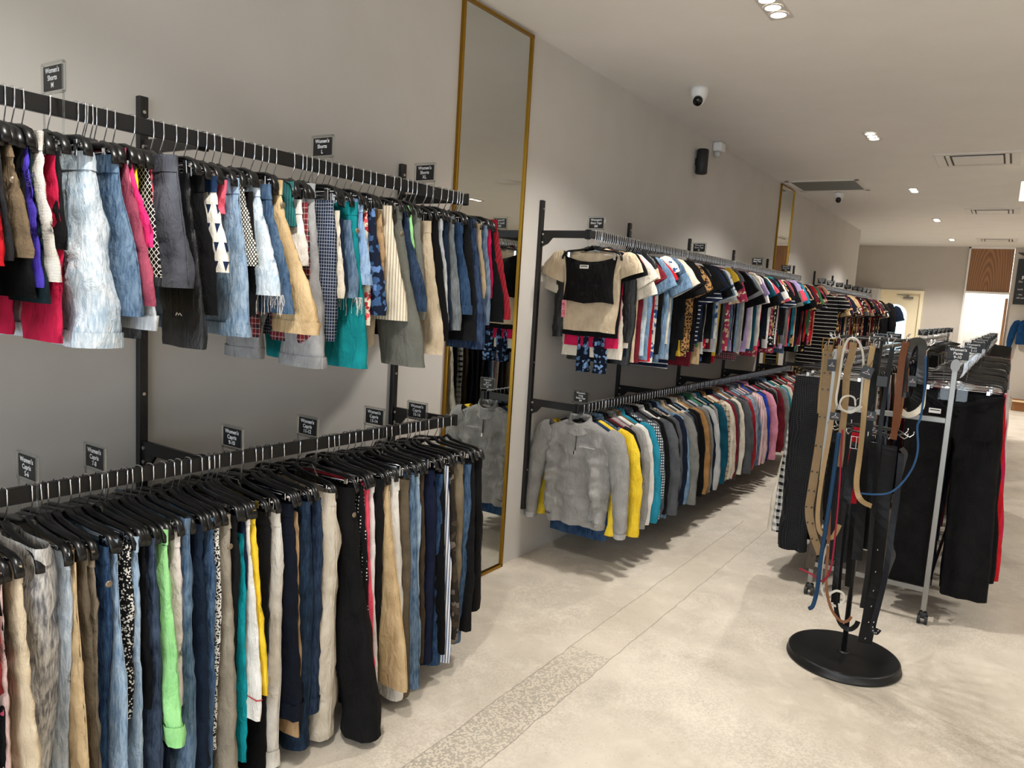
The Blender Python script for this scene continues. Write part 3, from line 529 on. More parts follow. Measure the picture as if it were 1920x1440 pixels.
CAPRIS=[
('red blouse trousers', 'red satin cropped trousers', 'redsatin', 0.7212, 0.0189, 0.927, 0.562, 0.631, ''),
('black floral trousers', 'black floral trousers with pink and blue flowers', 'floralblack', 0.7293, 0.0149, 0.908, 0.554, 0.442, ''),
('pale pink trousers', 'pale pink trousers', 'palepink', 0.7188, 0.0105, 0.911, 0.565, 0.374, ''),
('beige trousers', 'beige stretch cropped trousers with stitched pocket', 'beige', 0.7588, 0.0262, 0.915, 0.609, 0.367, 'wb'),
('linen striped trousers', 'wide grey and white striped linen trousers', 'greylinen', 0.8197, 0.081, 0.941, 0.486, 0.221, 'wb,drift'),
('bleached denim capris', 'bleached grey denim capris', 'denimpale2', 0.876, 0.0269, 0.916, 0.522, 0.261, 'wb'),
('tan cord capris', 'sandy tan capris with piped seam', 'tansand', 0.8958, 0.0149, 0.921, 0.606, 0.291, 'seam'),
('brown capris', 'olive brown twill capris', 'olivebrown', 0.914, 0.0241, 0.916, 0.585, 0.298, 'wb'),
('taupe capris', 'taupe capris with button', 'taupe', 0.9403, 0.026, 0.907, 0.559, 0.241, 'wb'),
('dark indigo capris', 'dark indigo denim capris with rivet', 'denimdeep', 0.9666, 0.0293, 0.907, 0.53, 0.243, 'wb,button,seam'),
('sky denim capris', 'sky blue denim capris', 'denimlight', 0.9909, 0.0217, 0.922, 0.597, 0.231, 'wb,seam'),
('black fleck capris', 'black capris with white brick fleck print', 'fleck', 1.0171, 0.0417, 0.907, 0.542, 0.424, ''),
('baby blue capris', 'baby blue denim capris with belt loops', 'denimice2', 1.0494, 0.0286, 0.916, 0.559, 0.179, 'wb'),
('slim black capris', 'slim black capris with lace hem', 'black', 1.0652, 0.0087, 0.906, 0.565, 0.44, ''),
('charcoal denim capris', 'charcoal blue denim capris with curved pocket', 'denimchar', 1.0911, 0.043, 0.9, 0.575, 0.191, 'wb,seam'),
('mint capris', 'mint green capris with rolled buttoned hem', 'mint', 1.1202, 0.0304, 0.915, 0.613, 0.328, 'wb,cuff,button'),
('dark blue waist capris', 'dark blue capris', 'navy', 1.1347, 0.0169, 0.904, 0.562, 0.215, ''),
('blush capris', 'blush white capris', 'blush', 1.162, 0.0346, 0.9, 0.547, 0.4, 'wb'),
('wide denim capris', 'mid-blue wide denim capris', 'denimmid', 1.1959, 0.0372, 0.932, 0.576, 0.134, 'wb,seam'),
('navy twill capris', 'navy twill capris with zip pocket', 'navy2', 1.2323, 0.0383, 0.904, 0.569, 0.186, 'wb'),
('blue denim capris', 'plain blue denim capris', 'denimmid2', 1.2614, 0.0239, 0.917, 0.557, 0.11, 'wb'),
('tweed capris', 'black and white bouclé tweed capris', 'tweed', 1.2838, 0.0243, 0.912, 0.544, 0.208, ''),
('khaki tab capris', 'khaki roll-tab capris with a big button', 'khakig', 1.3153, 0.0391, 0.915, 0.582, 0.07, 'wb,button'),
('black pull-on capris', 'black pull-on capris', 'black2', 1.3514, 0.0439, 0.907, 0.532, -0.009, 'wb'),
('thin navy capris', 'thin navy capris', 'navy', 1.3754, 0.0186, 0.895, 0.552, 0.196, ''),
('teal patch capris', 'bright teal capris with a small patch', 'tealb', 1.3764, 0.0075, 0.846, 0.573, 0.136, ''),
('white embroidered capris', 'white capris with red stitched band at hem', 'white', 1.3938, 0.0302, 0.911, 0.62, 0.281, 'wb,redband'),
('yellow capris', 'bright yellow capris', 'yellow2', 1.4127, 0.023, 0.91, 0.62, 0.351, 'wb'),
('black ponte capris', 'black ponte capris', 'black', 1.452, 0.0474, 0.892, 0.539, 0.01, 'wb'),
('stone rolled capris', 'stone white capris with deep turned cuff', 'stonew', 1.4983, 0.045, 0.88, 0.559, 0.05, 'wb,cuff,seam'),
('dark navy capris', 'very dark navy capris with ribbed cuff', 'navydeep', 1.5463, 0.0571, 0.899, 0.594, 0.196, 'wb,cuff'),
('thin tan capris', 'thin tan capris', 'tan', 1.5735, 0.0129, 0.869, 0.568, 0.116, ''),
('rinse denim capris', 'dark rinse denim capris', 'denimrinse', 1.6088, 0.0641, 0.893, 0.556, 0.045, 'wb,seam'),
('inky denim capris', 'inky denim capris with stitched cuff', 'denimdark', 1.6623, 0.0527, 0.893, 0.549, 0.154, 'wb,cuff'),
('cream crumpled capris', 'cream crumpled twill capris, one leg curled', 'creamtw', 1.7299, 0.0888, 0.9, 0.552, -0.072, 'wb,seam'),
('wide black trousers', 'wide flared black trousers with long legs', 'blackw', 1.8039, 0.0756, 0.902, 0.687, -0.021, 'wb,button'),
('polka dot capris', 'black capris with white pin dots', 'polka', 1.8584, 0.0444, 0.9, 0.609, 0.09, ''),
('coral capris', 'coral red capris', 'coral', 1.8868, 0.0239, 0.902, 0.609, 0.129, ''),
('lace white capris', 'white capris with lace side', 'white2', 1.9103, 0.0297, 0.909, 0.598, 0.064, 'wb'),
('black jersey capris', 'black jersey capris', 'black2', 1.9609, 0.0724, 0.908, 0.542, 0.098, 'wb'),
('tan laced capris', 'tan crinkled capris with ladder seam', 'khaki', 1.9937, 0.0313, 0.889, 0.672, 0.133, 'seam'),
('white denim capris', 'white denim capris', 'white', 2.0277, 0.0551, 0.892, 0.595, 0.049, 'wb'),
('olive drab capris', 'olive drab capris', 'olivebrown', 2.084, 0.0571, 0.88, 0.581, 0.018, 'wb'),
('washed blue capris', 'washed blue denim capris', 'denimmid', 2.1145, 0.0489, 0.894, 0.607, 0.06, 'wb,seam'),
('light blue capris', 'light blue denim capris', 'denimlight', 2.1588, 0.0533, 0.894, 0.577, 0.119, 'wb'),
('bark brown capris', 'bark brown capris', 'bark', 2.1891, 0.0256, 0.885, 0.582, 0.135, ''),
('navy cotton capris', 'navy cotton capris', 'navyc', 2.2354, 0.0754, 0.89, 0.562, 0.102, 'wb'),
('cuffed denim capris', 'blue denim capris with pale turned cuff', 'denimdeep', 2.2877, 0.0338, 0.868, 0.567, 0.076, 'cuff,seam'),
('narrow black capris', 'narrow black capris', 'black', 2.3064, 0.0273, 0.887, 0.59, 0.126, ''),
('striped seersucker capris', 'white and blue seersucker striped capris', 'bluestripe', 2.3329, 0.0416, 0.895, 0.598, 0.081, ''),
('camo capris', 'dark brown camouflage capris', 'camo', 2.359, 0.0246, 0.891, 0.6, 0.167, ''),
('khaki brown capris', 'khaki brown capris with back pocket', 'khakib', 2.4145, 0.0942, 0.887, 0.552, 0.121, 'wb'),
('stretch denim capris', 'blue stretch denim capris with turquoise lining', 'denimmid2', 2.4753, 0.0937, 0.877, 0.533, 0.093, 'wb'),
('soft black capris', 'soft black wide capris', 'black2', 2.5107, 0.0572, 0.894, 0.572, 0.151, ''),
('last black capris', 'plain black capris with straight hem', 'black', 2.5666, 0.0786, 0.89, 0.557, 0.217, 'wb'),
]
BELTS=[
('wide tan leather belt with two rows of eyelets', 'btan', 0.036, [(1.689, 3.5, 1.458), (1.695, 3.512, 1.355), (1.697, 3.506, 1.261), (1.699, 3.492, 1.096), (1.695, 3.489, 0.927), (1.687, 3.503, 0.801), (1.684, 3.512, 0.7), (1.711, 3.504, 0.609), (1.755, 3.49, 0.524)], 'buckle,holes'),
('long thin beige strap ending in a curl', 'bbeige', 0.019, [(1.744, 3.46, 1.46), (1.744, 3.472, 1.293), (1.741, 3.466, 1.082), (1.733, 3.452, 0.892), (1.731, 3.449, 0.748), (1.737, 3.463, 0.662), (1.757, 3.472, 0.622), (1.799, 3.464, 0.62), (1.825, 3.45, 0.687)], ''),
('white cord belt hung as a long loop', 'bwhite', 0.01, [(1.854, 3.44, 1.194), (1.85, 3.452, 1.306), (1.843, 3.446, 1.415), (1.825, 3.432, 1.476), (1.798, 3.429, 1.497), (1.772, 3.443, 1.481), (1.76, 3.452, 1.422), (1.758, 3.444, 1.296), (1.758, 3.43, 1.233), (1.768, 3.431, 1.201), (1.791, 3.445, 1.185), (1.823, 3.452, 1.184), (1.851, 3.441, 1.212)], 'cord'),
('coiled tail of white cord belt', 'bwhite', 0.008, [(1.836, 3.43, 1.215), (1.827, 3.442, 1.243), (1.806, 3.436, 1.252), (1.784, 3.422, 1.241), (1.777, 3.419, 1.213), (1.788, 3.433, 1.19), (1.817, 3.442, 1.179), (1.846, 3.434, 1.198), (1.863, 3.42, 1.215)], 'cord'),
('tan belt with polished gold tip', 'bbeige', 0.03, [(1.779, 3.56, 1.474), (1.775, 3.572, 1.412), (1.766, 3.566, 1.336), (1.775, 3.552, 1.196), (1.776, 3.549, 1.101), (1.778, 3.563, 0.979), (1.774, 3.572, 0.916)], ''),
('golden scale-link belt curling to the right', 'bgold', 0.022, [(1.878, 3.42, 1.472), (1.872, 3.432, 1.4), (1.871, 3.426, 1.266), (1.877, 3.412, 1.132), (1.878, 3.409, 0.995), (1.875, 3.423, 0.901), (1.884, 3.432, 0.843), (1.907, 3.424, 0.814), (1.946, 3.41, 0.804)], ''),
('broad black belt below the large hanger tag', 'bblack', 0.042, [(1.871, 3.52, 1.46), (1.872, 3.532, 1.304), (1.878, 3.526, 1.119), (1.882, 3.512, 0.981), (1.895, 3.509, 0.746), (1.899, 3.523, 0.527)], ''),
('narrow black strap running past the lower ring', 'bblack', 0.018, [(1.949, 3.43, 1.474), (1.944, 3.442, 1.318), (1.94, 3.436, 1.161), (1.947, 3.422, 0.983), (1.951, 3.419, 0.801), (1.958, 3.433, 0.543), (1.952, 3.442, 0.349)], ''),
('brown belt with a red centre stripe', 'bbrownred', 0.026, [(1.996, 3.44, 1.5), (1.988, 3.452, 1.433), (1.989, 3.446, 1.323), (1.994, 3.432, 1.169), (1.994, 3.429, 1.094)], ''),
('second brown belt end with punched holes', 'bbrown', 0.02, [(1.998, 3.47, 1.5), (2.004, 3.482, 1.367), (2.001, 3.476, 1.256), (2.0, 3.462, 1.167), (1.995, 3.459, 1.131)], 'holes'),
('silver grey mesh belt hung as a loop', 'bmesh', 0.034, [(2.001, 3.46, 1.268), (1.997, 3.472, 1.367), (2.001, 3.466, 1.445), (2.015, 3.452, 1.49), (2.039, 3.449, 1.503), (2.055, 3.463, 1.483), (2.06, 3.472, 1.396), (2.057, 3.464, 1.33)], ''),
('broad black elastic belt looped over the top bar', 'bblack', 0.046, [(1.999, 3.5, 1.446), (2.022, 3.512, 1.496), (2.049, 3.506, 1.47), (2.063, 3.492, 1.373), (2.059, 3.489, 1.284), (2.039, 3.503, 1.24), (2.015, 3.512, 1.25), (1.999, 3.504, 1.28)], ''),
('cream belt with curved end hung at the right', 'bcream', 0.024, [(2.057, 3.53, 1.468), (2.066, 3.542, 1.371), (2.071, 3.536, 1.282), (2.072, 3.522, 1.23), (2.05, 3.519, 1.202), (2.022, 3.533, 1.19), (1.999, 3.542, 1.204)], ''),
('thin blue cord belt swinging out to the right', 'bblue', 0.008, [(2.076, 3.4, 1.448), (2.084, 3.412, 1.337), (2.085, 3.406, 1.207), (2.078, 3.392, 1.165), (2.09, 3.389, 1.079), (2.083, 3.403, 1.01), (2.061, 3.412, 0.949), (2.032, 3.404, 0.9), (2.001, 3.39, 0.874), (1.954, 3.391, 0.86), (1.9, 3.405, 0.851)], 'cord'),
('very wide quilted black belt reaching the base', 'bquilt', 0.058, [(1.978, 3.48, 1.059), (1.979, 3.492, 0.955), (1.977, 3.486, 0.816), (1.982, 3.472, 0.656), (1.986, 3.469, 0.469), (1.983, 3.483, 0.32), (1.973, 3.492, 0.178)], 'holes2'),
('slim dark blue-black belt with hooked tip', 'bnavy', 0.022, [(2.031, 3.42, 1.043), (2.033, 3.432, 0.861), (2.031, 3.426, 0.702), (2.029, 3.412, 0.521), (2.018, 3.409, 0.402), (2.008, 3.423, 0.324), (2.005, 3.432, 0.277), (2.018, 3.424, 0.265), (2.03, 3.41, 0.288)], 'holes'),
('grey leather belt with paddle shaped ends', 'bgrey', 0.02, [(2.02, 3.5, 1.052), (2.036, 3.512, 1.03), (2.034, 3.506, 0.997), (2.026, 3.492, 0.917), (2.023, 3.489, 0.779), (2.025, 3.503, 0.636), (2.039, 3.512, 0.589), (2.031, 3.504, 0.542), (2.019, 3.49, 0.484)], ''),
('wide red belt behind the black buckle belt', 'bred', 0.048, [(1.834, 3.6, 1.099), (1.831, 3.612, 1.029), (1.829, 3.606, 0.933), (1.832, 3.592, 0.838), (1.846, 3.589, 0.758)], ''),
('black belt with square silver buckle', 'bblack', 0.036, [(1.847, 3.5, 1.047), (1.838, 3.512, 0.949), (1.833, 3.506, 0.806), (1.835, 3.492, 0.641), (1.834, 3.489, 0.495), (1.836, 3.503, 0.319)], 'buckle'),
('dark red cord belt looping at its lower end', 'bdred', 0.008, [(1.797, 3.43, 1.104), (1.8, 3.442, 1.0), (1.809, 3.436, 0.862), (1.816, 3.422, 0.701), (1.818, 3.419, 0.559), (1.811, 3.433, 0.476), (1.79, 3.442, 0.429), (1.772, 3.434, 0.426), (1.746, 3.42, 0.448), (1.708, 3.421, 0.457), (1.685, 3.435, 0.457)], 'cord'),
('braided blue rope belt', 'bbraid', 0.018, [(1.786, 3.42, 1.09), (1.783, 3.432, 0.976), (1.781, 3.426, 0.835), (1.779, 3.412, 0.695), (1.773, 3.409, 0.55), (1.77, 3.423, 0.424), (1.766, 3.432, 0.359), (1.759, 3.424, 0.308), (1.748, 3.41, 0.297)], 'cord'),
('fuzzy black plush belt', 'bfuzz', 0.026, [(1.759, 3.5, 1.042), (1.754, 3.512, 0.958), (1.75, 3.506, 0.862), (1.751, 3.492, 0.768), (1.764, 3.489, 0.698)], 'cord'),
('orange-brown leather thong looping near the pole', 'borange', 0.012, [(1.781, 3.44, 0.749), (1.789, 3.452, 0.591), (1.796, 3.446, 0.449), (1.815, 3.432, 0.36), (1.843, 3.429, 0.301), (1.879, 3.443, 0.266), (1.903, 3.452, 0.273), (1.915, 3.444, 0.298)], ''),
('thin white strap with a loose curl', 'bwhite', 0.01, [(1.787, 3.45, 0.591), (1.773, 3.462, 0.512), (1.775, 3.456, 0.416), (1.795, 3.442, 0.364), (1.829, 3.439, 0.333), (1.858, 3.453, 0.327), (1.877, 3.462, 0.359), (1.869, 3.454, 0.388), (1.844, 3.44, 0.396), (1.82, 3.441, 0.376)], ''),
('long black satin belt curving under the pole', 'bblack', 0.02, [(1.836, 3.46, 0.792), (1.83, 3.472, 0.644), (1.833, 3.466, 0.501), (1.839, 3.452, 0.386), (1.856, 3.449, 0.293), (1.878, 3.463, 0.242), (1.909, 3.472, 0.228), (1.933, 3.464, 0.253), (1.943, 3.45, 0.283)], ''),
('dark olive belt with tan punched tail', 'bolive', 0.04, [(1.704, 3.6, 0.836), (1.706, 3.612, 0.684), (1.704, 3.606, 0.557), (1.698, 3.592, 0.416)], 'holes'),
('black belt with arched silver buckle', 'bblack', 0.034, [(1.912, 3.55, 1.079), (1.913, 3.562, 0.978), (1.916, 3.556, 0.837), (1.922, 3.542, 0.721), (1.93, 3.539, 0.579)], 'buckle'),
('plain black belt left of the pole', 'bblack', 0.03, [(1.852, 3.62, 1.068), (1.849, 3.632, 0.908), (1.853, 3.626, 0.712), (1.859, 3.612, 0.518), (1.866, 3.609, 0.369)], ''),
('black belt hanging under the right hook', 'bblack', 0.016, [(1.94, 3.55, 1.079), (1.944, 3.562, 0.889), (1.953, 3.556, 0.653), (1.954, 3.542, 0.463), (1.947, 3.539, 0.339)], ''),
('gold chain belt at the left of the ring', 'bgold', 0.014, [(1.65, 3.62, 1.43), (1.65, 3.632, 1.32), (1.652, 3.626, 1.222), (1.659, 3.612, 1.138)], 'cord'),
]
# ------------------------------------------------------------------ garments on clips
def sm(a, b, t):
    t = max(0, min(1, (t-a)/(b-a))); return t*t*(3-2*t)
def nz(x, y, z): return noise.noise(Vector((x, y, z)))
def pant_surface(seed, W, L, T, crotch, xo_hem, legw, shorts, rows, infl=0.0, zoff=0.0, m=8, legs=(1, -1)):
    """closed tubes of both legs between the z-rows given; local frame: x outward, z down from the waist = 0"""
    V = []; F = []
    for s in legs:
        base = len(V); n = 2*m
        for ri, z in enumerate(rows):
            f = z/L; above = 1-sm(crotch*.85, crotch*1.1, z)
            hem = xo_hem if s > 0 else xo_hem*.55+W/2*.45
            xo = W/2+.012*sm(0, .2, z)+(hem-W/2-.012)*sm(.0, 1.0, f)**1.15
            xo += nz(seed+3.1, z*6, s)*.009*sm(0, .12, z)
            hw = legw
            xi_leg = max(0.004, xo-hw-(W*.5-hw)*(1-sm(crotch, L, z))*.6)
            xi = 0*above+xi_leg*(1-above)
            tz = T*(.50+.5*sm(0, .14, z))*(1+.25*nz(seed, z*5, 2))*(1+.22*sm(.6, 1, f))
            yc = nz(seed+9, z*4, s)*.008*sm(0, .2, z)
            for k in range(n):
                front = k <= m-1
                i = k if front else (n-1-k)
                u = i/(m-1); uu = (1-math.cos(PI*u))/2
                x = s*(xo+(xi-xo)*uu)
                fa = math.sqrt(max(0, 1-(1-min(1, uu*5))**2)); fb = math.sqrt(max(0, 1-(1-min(1, (1-uu)*4))**2))
                p = max(.10, fa*(above+(1-above)*fb))
                y = tz/2*p
                fold = (math.sin(uu*9+seed+z*3)*.10+math.sin(uu*17+seed*2+z*7)*.05+nz(x*18+seed, z*9, 1)*.3)*tz*min(1, fa)
                wr = nz(x*34+seed+z*12, z*26, front*3)*.006
                y = (-(y+infl)+yc+fold+wr) if front else (y+infl+yc+fold+wr)
                V.append(((x+s*infl*(1-uu)), y, -z+zoff))
        for ri in range(len(rows)-1):
            for k in range(n):
                a = base+ri*n+k; b = base+ri*n+(k+1) % n; c = b+n; d = a+n
                F.append((a, b, c, d) if s > 0 else (d, c, b, a))
    return V, F
def strip(L, n): return [L*i/(n-1) for i in range(n)]
def bottoms(name, root_loc, seed, W, L, T, mat, xo, opts='', rz=0, shorts=True, wbmat=None, rowsn=30, legw=None, cuffmat=None):
    crotch = .26; T = max(T, .012); legw = legw or (min(W*.48, .2) if shorts else min(W*.42, .16))
    L = max(L, .09)
    if L < crotch+.02: crotch = L*.9
    V, F = pant_surface(seed, W, L, T, crotch, xo, legw, shorts, strip(L, rowsn))
    t = obj(name, V, F, mat, None, True, root_loc); t.rotation_euler = (0, 0, rz)
    pw = (seed, W, L, T, crotch, xo, legw, shorts)
    if 'wb' in opts:
        v, f = pant_surface(*pw, [-.002, 0, .004, .018, .036, .040, .0405], .0018); obj('waistband', v, f, wbmat or mat, t)
    if 'cuff' in opts:
        ch = .035 if shorts else .055
        for lg in (1, -1): v, f = pant_surface(*pw, [L-ch, L-ch+.002, L-ch*.5, L-.001, L+.001], .0035, legs=(lg,)); obj('turned_cuff', v, f, cuffmat or mat, t)
    if 'redband' in opts:
        v, f = pant_surface(*pw, [L-.07, L-.066], .0018); obj('stitched_band', v, f, simple('red_stitch', 'b8323a', .8), t)
    if 'button' in opts:
        z = L-.03 if 'tab' in name or not shorts else .07
        zz = -min(z, L-.03) if 'cuff' in opts else -.09
        MB().lathe(0, 0, [(0, .004), (.007, .004), (.009, .002), (.009, 0)], 14).build('button', M_btn, t, True, (W/2+.012, -T*.15, zz)).rotation_euler = (0, PI/2, 0)
    if 'pocket' in opts:
        y = -T*.52; x1 = W/2-.015; x0 = x1-.13; zt = -.09
        m = MB(); g = []
        for r in range(6):
            for c_ in range(6):
                x = x0+(x1-x0)*c_/5; z = zt-.13*r/5-(.015*(1-abs(c_-2.5)/2.5) if r == 5 else 0); g.append((x, y-.004-.004*math.sin(PI*c_/5), z))
        F2 = [(r*6+c_, r*6+c_+1, r*6+c_+7, r*6+c_+6) for r in range(5) for c_ in range(5)]
        obj('back_pocket', g, F2, mat, t)
    if 'seam' in opts:
        pts = []
        for i in range(24):
            z = .03+(L-.04)*i/23; f = z/L; x = W/2+.012*sm(0, .2, z)+(xo-W/2-.012)*sm(0, 1, f)**1.15+nz(seed+3.1, z*6, 1)*.009*sm(0, .12, z)
            pts.append((x+.0015, nz(seed+9, z*4, 1)*.008*sm(0, .2, z)+T*.06, -z))
        MB().tube(pts, .0016, 5).build('side_seam', mat, t, True)
    if 'fray' in opts:
        m = MB(); R = random.Random(seed)
        for i in range(46):
            x = xo-R.random()*legw*.9 if R.random() < .75 else xo; y = R.uniform(-T, T)*.5; l = R.uniform(.012, .06); q = R.uniform(-.012, .012)
            m.tube([(x, y, -L+.004), (x+q*.5, y+q*.4, -L-l*.5), (x+q, y-q*.3, -L-l)], .0007, 4)
        m.build('frayed_threads', fab('white2'), t)
    if 'tna' in opts:
        text('Tna', .022, simple('small_print', '2a2560', .8), t, (W/2+.0135, -.002, -.07), (PI/2, 0, PI/2+.0), name='printed_lettering').rotation_euler = (PI/2, PI/2, PI/2)
    if 'mark' in opts:
        MB().tube([(0, 0, 0), (.006, 0, .008), (.013, 0, .002), (.02, 0, .007), (.028, 0, .001)], .0013, 5).build('printed_mark', M_ink, t, False, (W/2-.03, -T*.53-.004, -.37))
    return t
M_btn = simple('shank_button', '8a7c68', .35, .6)
def wc(s): return len(s.split())
def mklabel(desc, a, prev, nxt, tail=''):
    cand = [desc+tail, '%s just behind the %s' % (desc, prev), '%s just behind the %s%s' % (a, prev, tail), '%s between the %s and the %s' % (a, prev, nxt), '%s between the %s and the %s%s' % (a, prev, nxt, tail)]
    return cand
def pick(cands, force=0):
    for c in cands[force:]:
        if c not in USED and 4 <= wc(c) <= 16: USED[c] = 1; return c
    c = cands[-1]; USED[c] = 1; return c
def rail_of_bottoms(T, zr, shorts, name, cat, grp, rail_name):
    for i, (short, desc, mk, y, t, zw, hx, hz, op) in enumerate(T):
        prev = T[i-1][0] if i else 'rail end'; nxt = T[i+1][0] if i < len(T)-1 else 'mirror'
        gap = ((T[i+1][3] if i < len(T)-1 else y+.05)-(T[i-1][3] if i else y-.05))/2
        th = min(t*.92, max(gap*1.25, .016))
        dz = zw-(zr-.145); yaw = random.Random(i*7+1).uniform(-.05, .05)
        W = .40; L = zw-max(hz, .03); th = max(th, .016)
        mat = fab(mk); o = bottoms(name, (.34, y, zw), i*1.37+(0 if shorts else 50), W, L, th, mat, max(hx-.34, .13), op.replace('wbnavy', 'wb'), yaw, shorts, fab('navywb') if 'wbnavy' in op else None, cuffmat=None)
        tag(o, pick([desc+' on the '+rail_name, desc+' behind the '+prev, desc]), cat, grp)
        h = CLIP.get(); h.location = (.34, y, zr-max(-.012, min(.012, -dz))*0); rh = random.Random(i*13+len(cat)); h.rotation_euler = (rh.uniform(-.03, .03), rh.uniform(-.04, .04), yaw+rh.uniform(-.09, .09))
        tag(h, pick(['black clip hanger holding the %s' % desc, 'black clip hanger holding the %s' % short, 'black clip hanger holding the %s behind the %s' % (short, prev)]), 'hanger', 'clip hangers on the '+rail_name)
rail_of_bottoms(SHORTS, 2.005, True, 'shorts', 'shorts', 'shorts on the upper front rail', 'upper front rail')
rail_of_bottoms(CAPRIS, 1.045, False, 'cropped_trousers', 'trousers', 'cropped trousers on the lower front rail', 'lower front rail')
# hangers nearer the window end, outside the frame edge, keep the rows going
for k in range(7):
    for zr, nm_, ks in ((2.005, 'shorts', ['charcoal', 'denimmid', 'black', 'khaki', 'navy', 'white', 'black2']), (1.045, 'cropped_trousers', ['black', 'denimdeep', 'beige', 'navy', 'denimmid', 'stone', 'black2'])):
        y = .69-k*.034; sh = nm_ == 'shorts'
        o = bottoms(nm_, (.34, y, zr-.142), 90+k, .4, .42 if sh else .72, .026, fab(ks[k]), .24, 'wb', 0, sh)
        cn = {'charcoal': 'charcoal', 'denimmid': 'blue denim', 'black': 'black', 'khaki': 'tan', 'navy': 'navy', 'white': 'white', 'black2': 'soft black', 'denimdeep': 'indigo', 'beige': 'beige', 'stone': 'grey'}[ks[k]]
        tag(o, '%s %s at the left edge, %s one beyond the red pair' % (cn, 'shorts' if sh else 'cropped trousers', ORD[k]), 'shorts' if sh else 'trousers', 'shorts on the upper front rail' if sh else 'cropped trousers on the lower front rail')
        h = CLIP.get(); h.location = (.34, y, zr); tag(h, 'black clip hanger holding the %s %s beyond the left edge' % (cn, 'shorts' if sh else 'trousers'), 'hanger', 'clip hangers past the left edge')
# ------------------------------------------------------------------ tops
def top_mesh(seed, L, W, T, shw=.205, neck=.075, sl='short', hemw=None, fine=False):
    """torso tube from neck to hem, z measured down from the rail top"""
    hemw = hemw or W; rows = [(-.092, neck, .9), (-.098, neck+.02, .95), (-.112, .125, 1), (-.132, .168, 1), (-.150, shw, .9), (-.17, shw+.012, .9), (-.21, W*.98, .95)]
    n = 50 if fine else 11
    for i in range(1, n+1):
        f = i/n; rows.append((-.21-(L-.12)*f, W+(hemw-W)*sm(.3, 1, f), 1+.15*f))
    m = 34 if fine else 12; V = []; F = []
    for ri, (z, w, q) in enumerate(rows):
        tz = T*q*(1+.2*nz(seed, z*5, 7)); wob = nz(seed+4, z*6, 0)*.008 if ri > 5 else 0
        for k in range(2*m):
            a = 2*PI*k/(2*m); c = math.cos(a); s_ = math.sin(a)
            x = w*math.copysign(abs(c)**.55, c); y = tz/2*math.copysign(abs(s_)**.7, s_)
            fold = (math.sin(x*38+seed+z*4)*.16+nz(x*12+seed, z*7, 2)*.35)*tz*sm(-.15, -.35, -z if False else z*1.0) if False else 0
            d = sm(.16, .4, -z); y += (math.sin(x*42+seed*3+z*5)*.14+nz(x*11+seed, z*6, 2)*.4)*tz*d + nz(x*30+seed, z*30, 5)*.003
            zz = z+nz(x*9+seed, 3, seed)*.006*(ri == len(rows)-1)
            if ri <= 1: zz -= .035*(1-(x/w)**2)*(1 if y < 0 else .25)
            if fine: y += (nz(x*14+z*9+seed, z*24-x*8, 3)*.025+nz(x*26-z*14, z*16+x*9, seed)*.014)*sm(.12, .25, -z)*(1 if y < 0 else .5)
            V.append((x+wob, y, zz))
        if ri:
            for k in range(2*m): F.append(((ri-1)*2*m+k, (ri-1)*2*m+(k+1) % (2*m), ri*2*m+(k+1) % (2*m), ri*2*m+k))
    return V, F
def sleeve_mesh(seed, s, sl, shw, T, fwd=0.0):
    if sl == 'short': P = [(shw-.03, -.150, .05), (shw+.02, -.175, .066), (shw+.055, -.225, .066), (shw+.085, -.285, .064), (shw+.097, -.31, .062)]
    elif sl == 'cap': P = [(shw-.03, -.150, .045), (shw+.01, -.165, .06), (shw+.035, -.20, .062), (shw+.05, -.235, .06)]
    else: P = [(shw-.03, -.155, .05), (shw+.015, -.185, .07), (shw+.045, -.26, .068), (shw+.065, -.36, .06), (shw+.078, -.47, .052), (shw+.088, -.58, .045), (shw+.092, -.66, .04), (shw+.092, -.71, .034), (shw+.091, -.725, .034)]
    V = []; F = []; n = 12; rv = random.Random(int(seed)//1*13+7)
    if sl in ('short', 'cap'):
        k1 = rv.uniform(.75, 1.35); k2 = rv.uniform(.55, 1.15); x0_, z0_ = P[0][0], P[0][1]; rk = rv.uniform(.8, 1.15)
        P = [(x0_+(x-x0_)*k2, z0_+(z-z0_)*k1, rr*rk*(1+.10*i)) for i, (x, z, rr) in enumerate(P)]
    elif seed < 90:
        k2 = rv.uniform(.6, 1.2); P = [(P[0][0]+(x-P[0][0])*k2, z, rr*(.9+.3*sm(.2, .5, -z)*rv.random())) for x, z, rr in P]
    Q = []
    for i in range(len(P)-1):
        for q in (0, .34, .67): Q.append(tuple(P[i][j]+(P[i+1][j]-P[i][j])*q for j in range(3)))
    Q.append(P[-1])
    for i, (x, z, r) in enumerate(Q):
        a = Q[max(0, i-1)]; b = Q[min(len(Q)-1, i+1)]; dx = b[0]-a[0]; dz = b[1]-a[1]; l = math.hypot(dx, dz) or 1; nx_, nz_ = -dz/l, dx/l
        tt = T*.6 if sl != 'long' else T*.62
        for k in range(n):
            an = 2*PI*k/n; c = math.cos(an)*r*(1+.12*nz(seed, z*14, s)); y = math.sin(an)*tt*(.8+.3*nz(seed+2, z*11, k*.2))
            y += nz(seed+8, z*22, c*30)*.006 + fwd*sm(.2, .7, -z)
            V.append((s*(x+nx_*c), y, z+nz_*c+nz(k*.4, z*25, seed)*.002))
        if i:
            for k in range(n):
                q = ((i-1)*n+k, (i-1)*n+(k+1) % n, i*n+(k+1) % n, i*n+k); F.append(q if s < 0 else q[::-1])
    return V, F
TOPS = {}
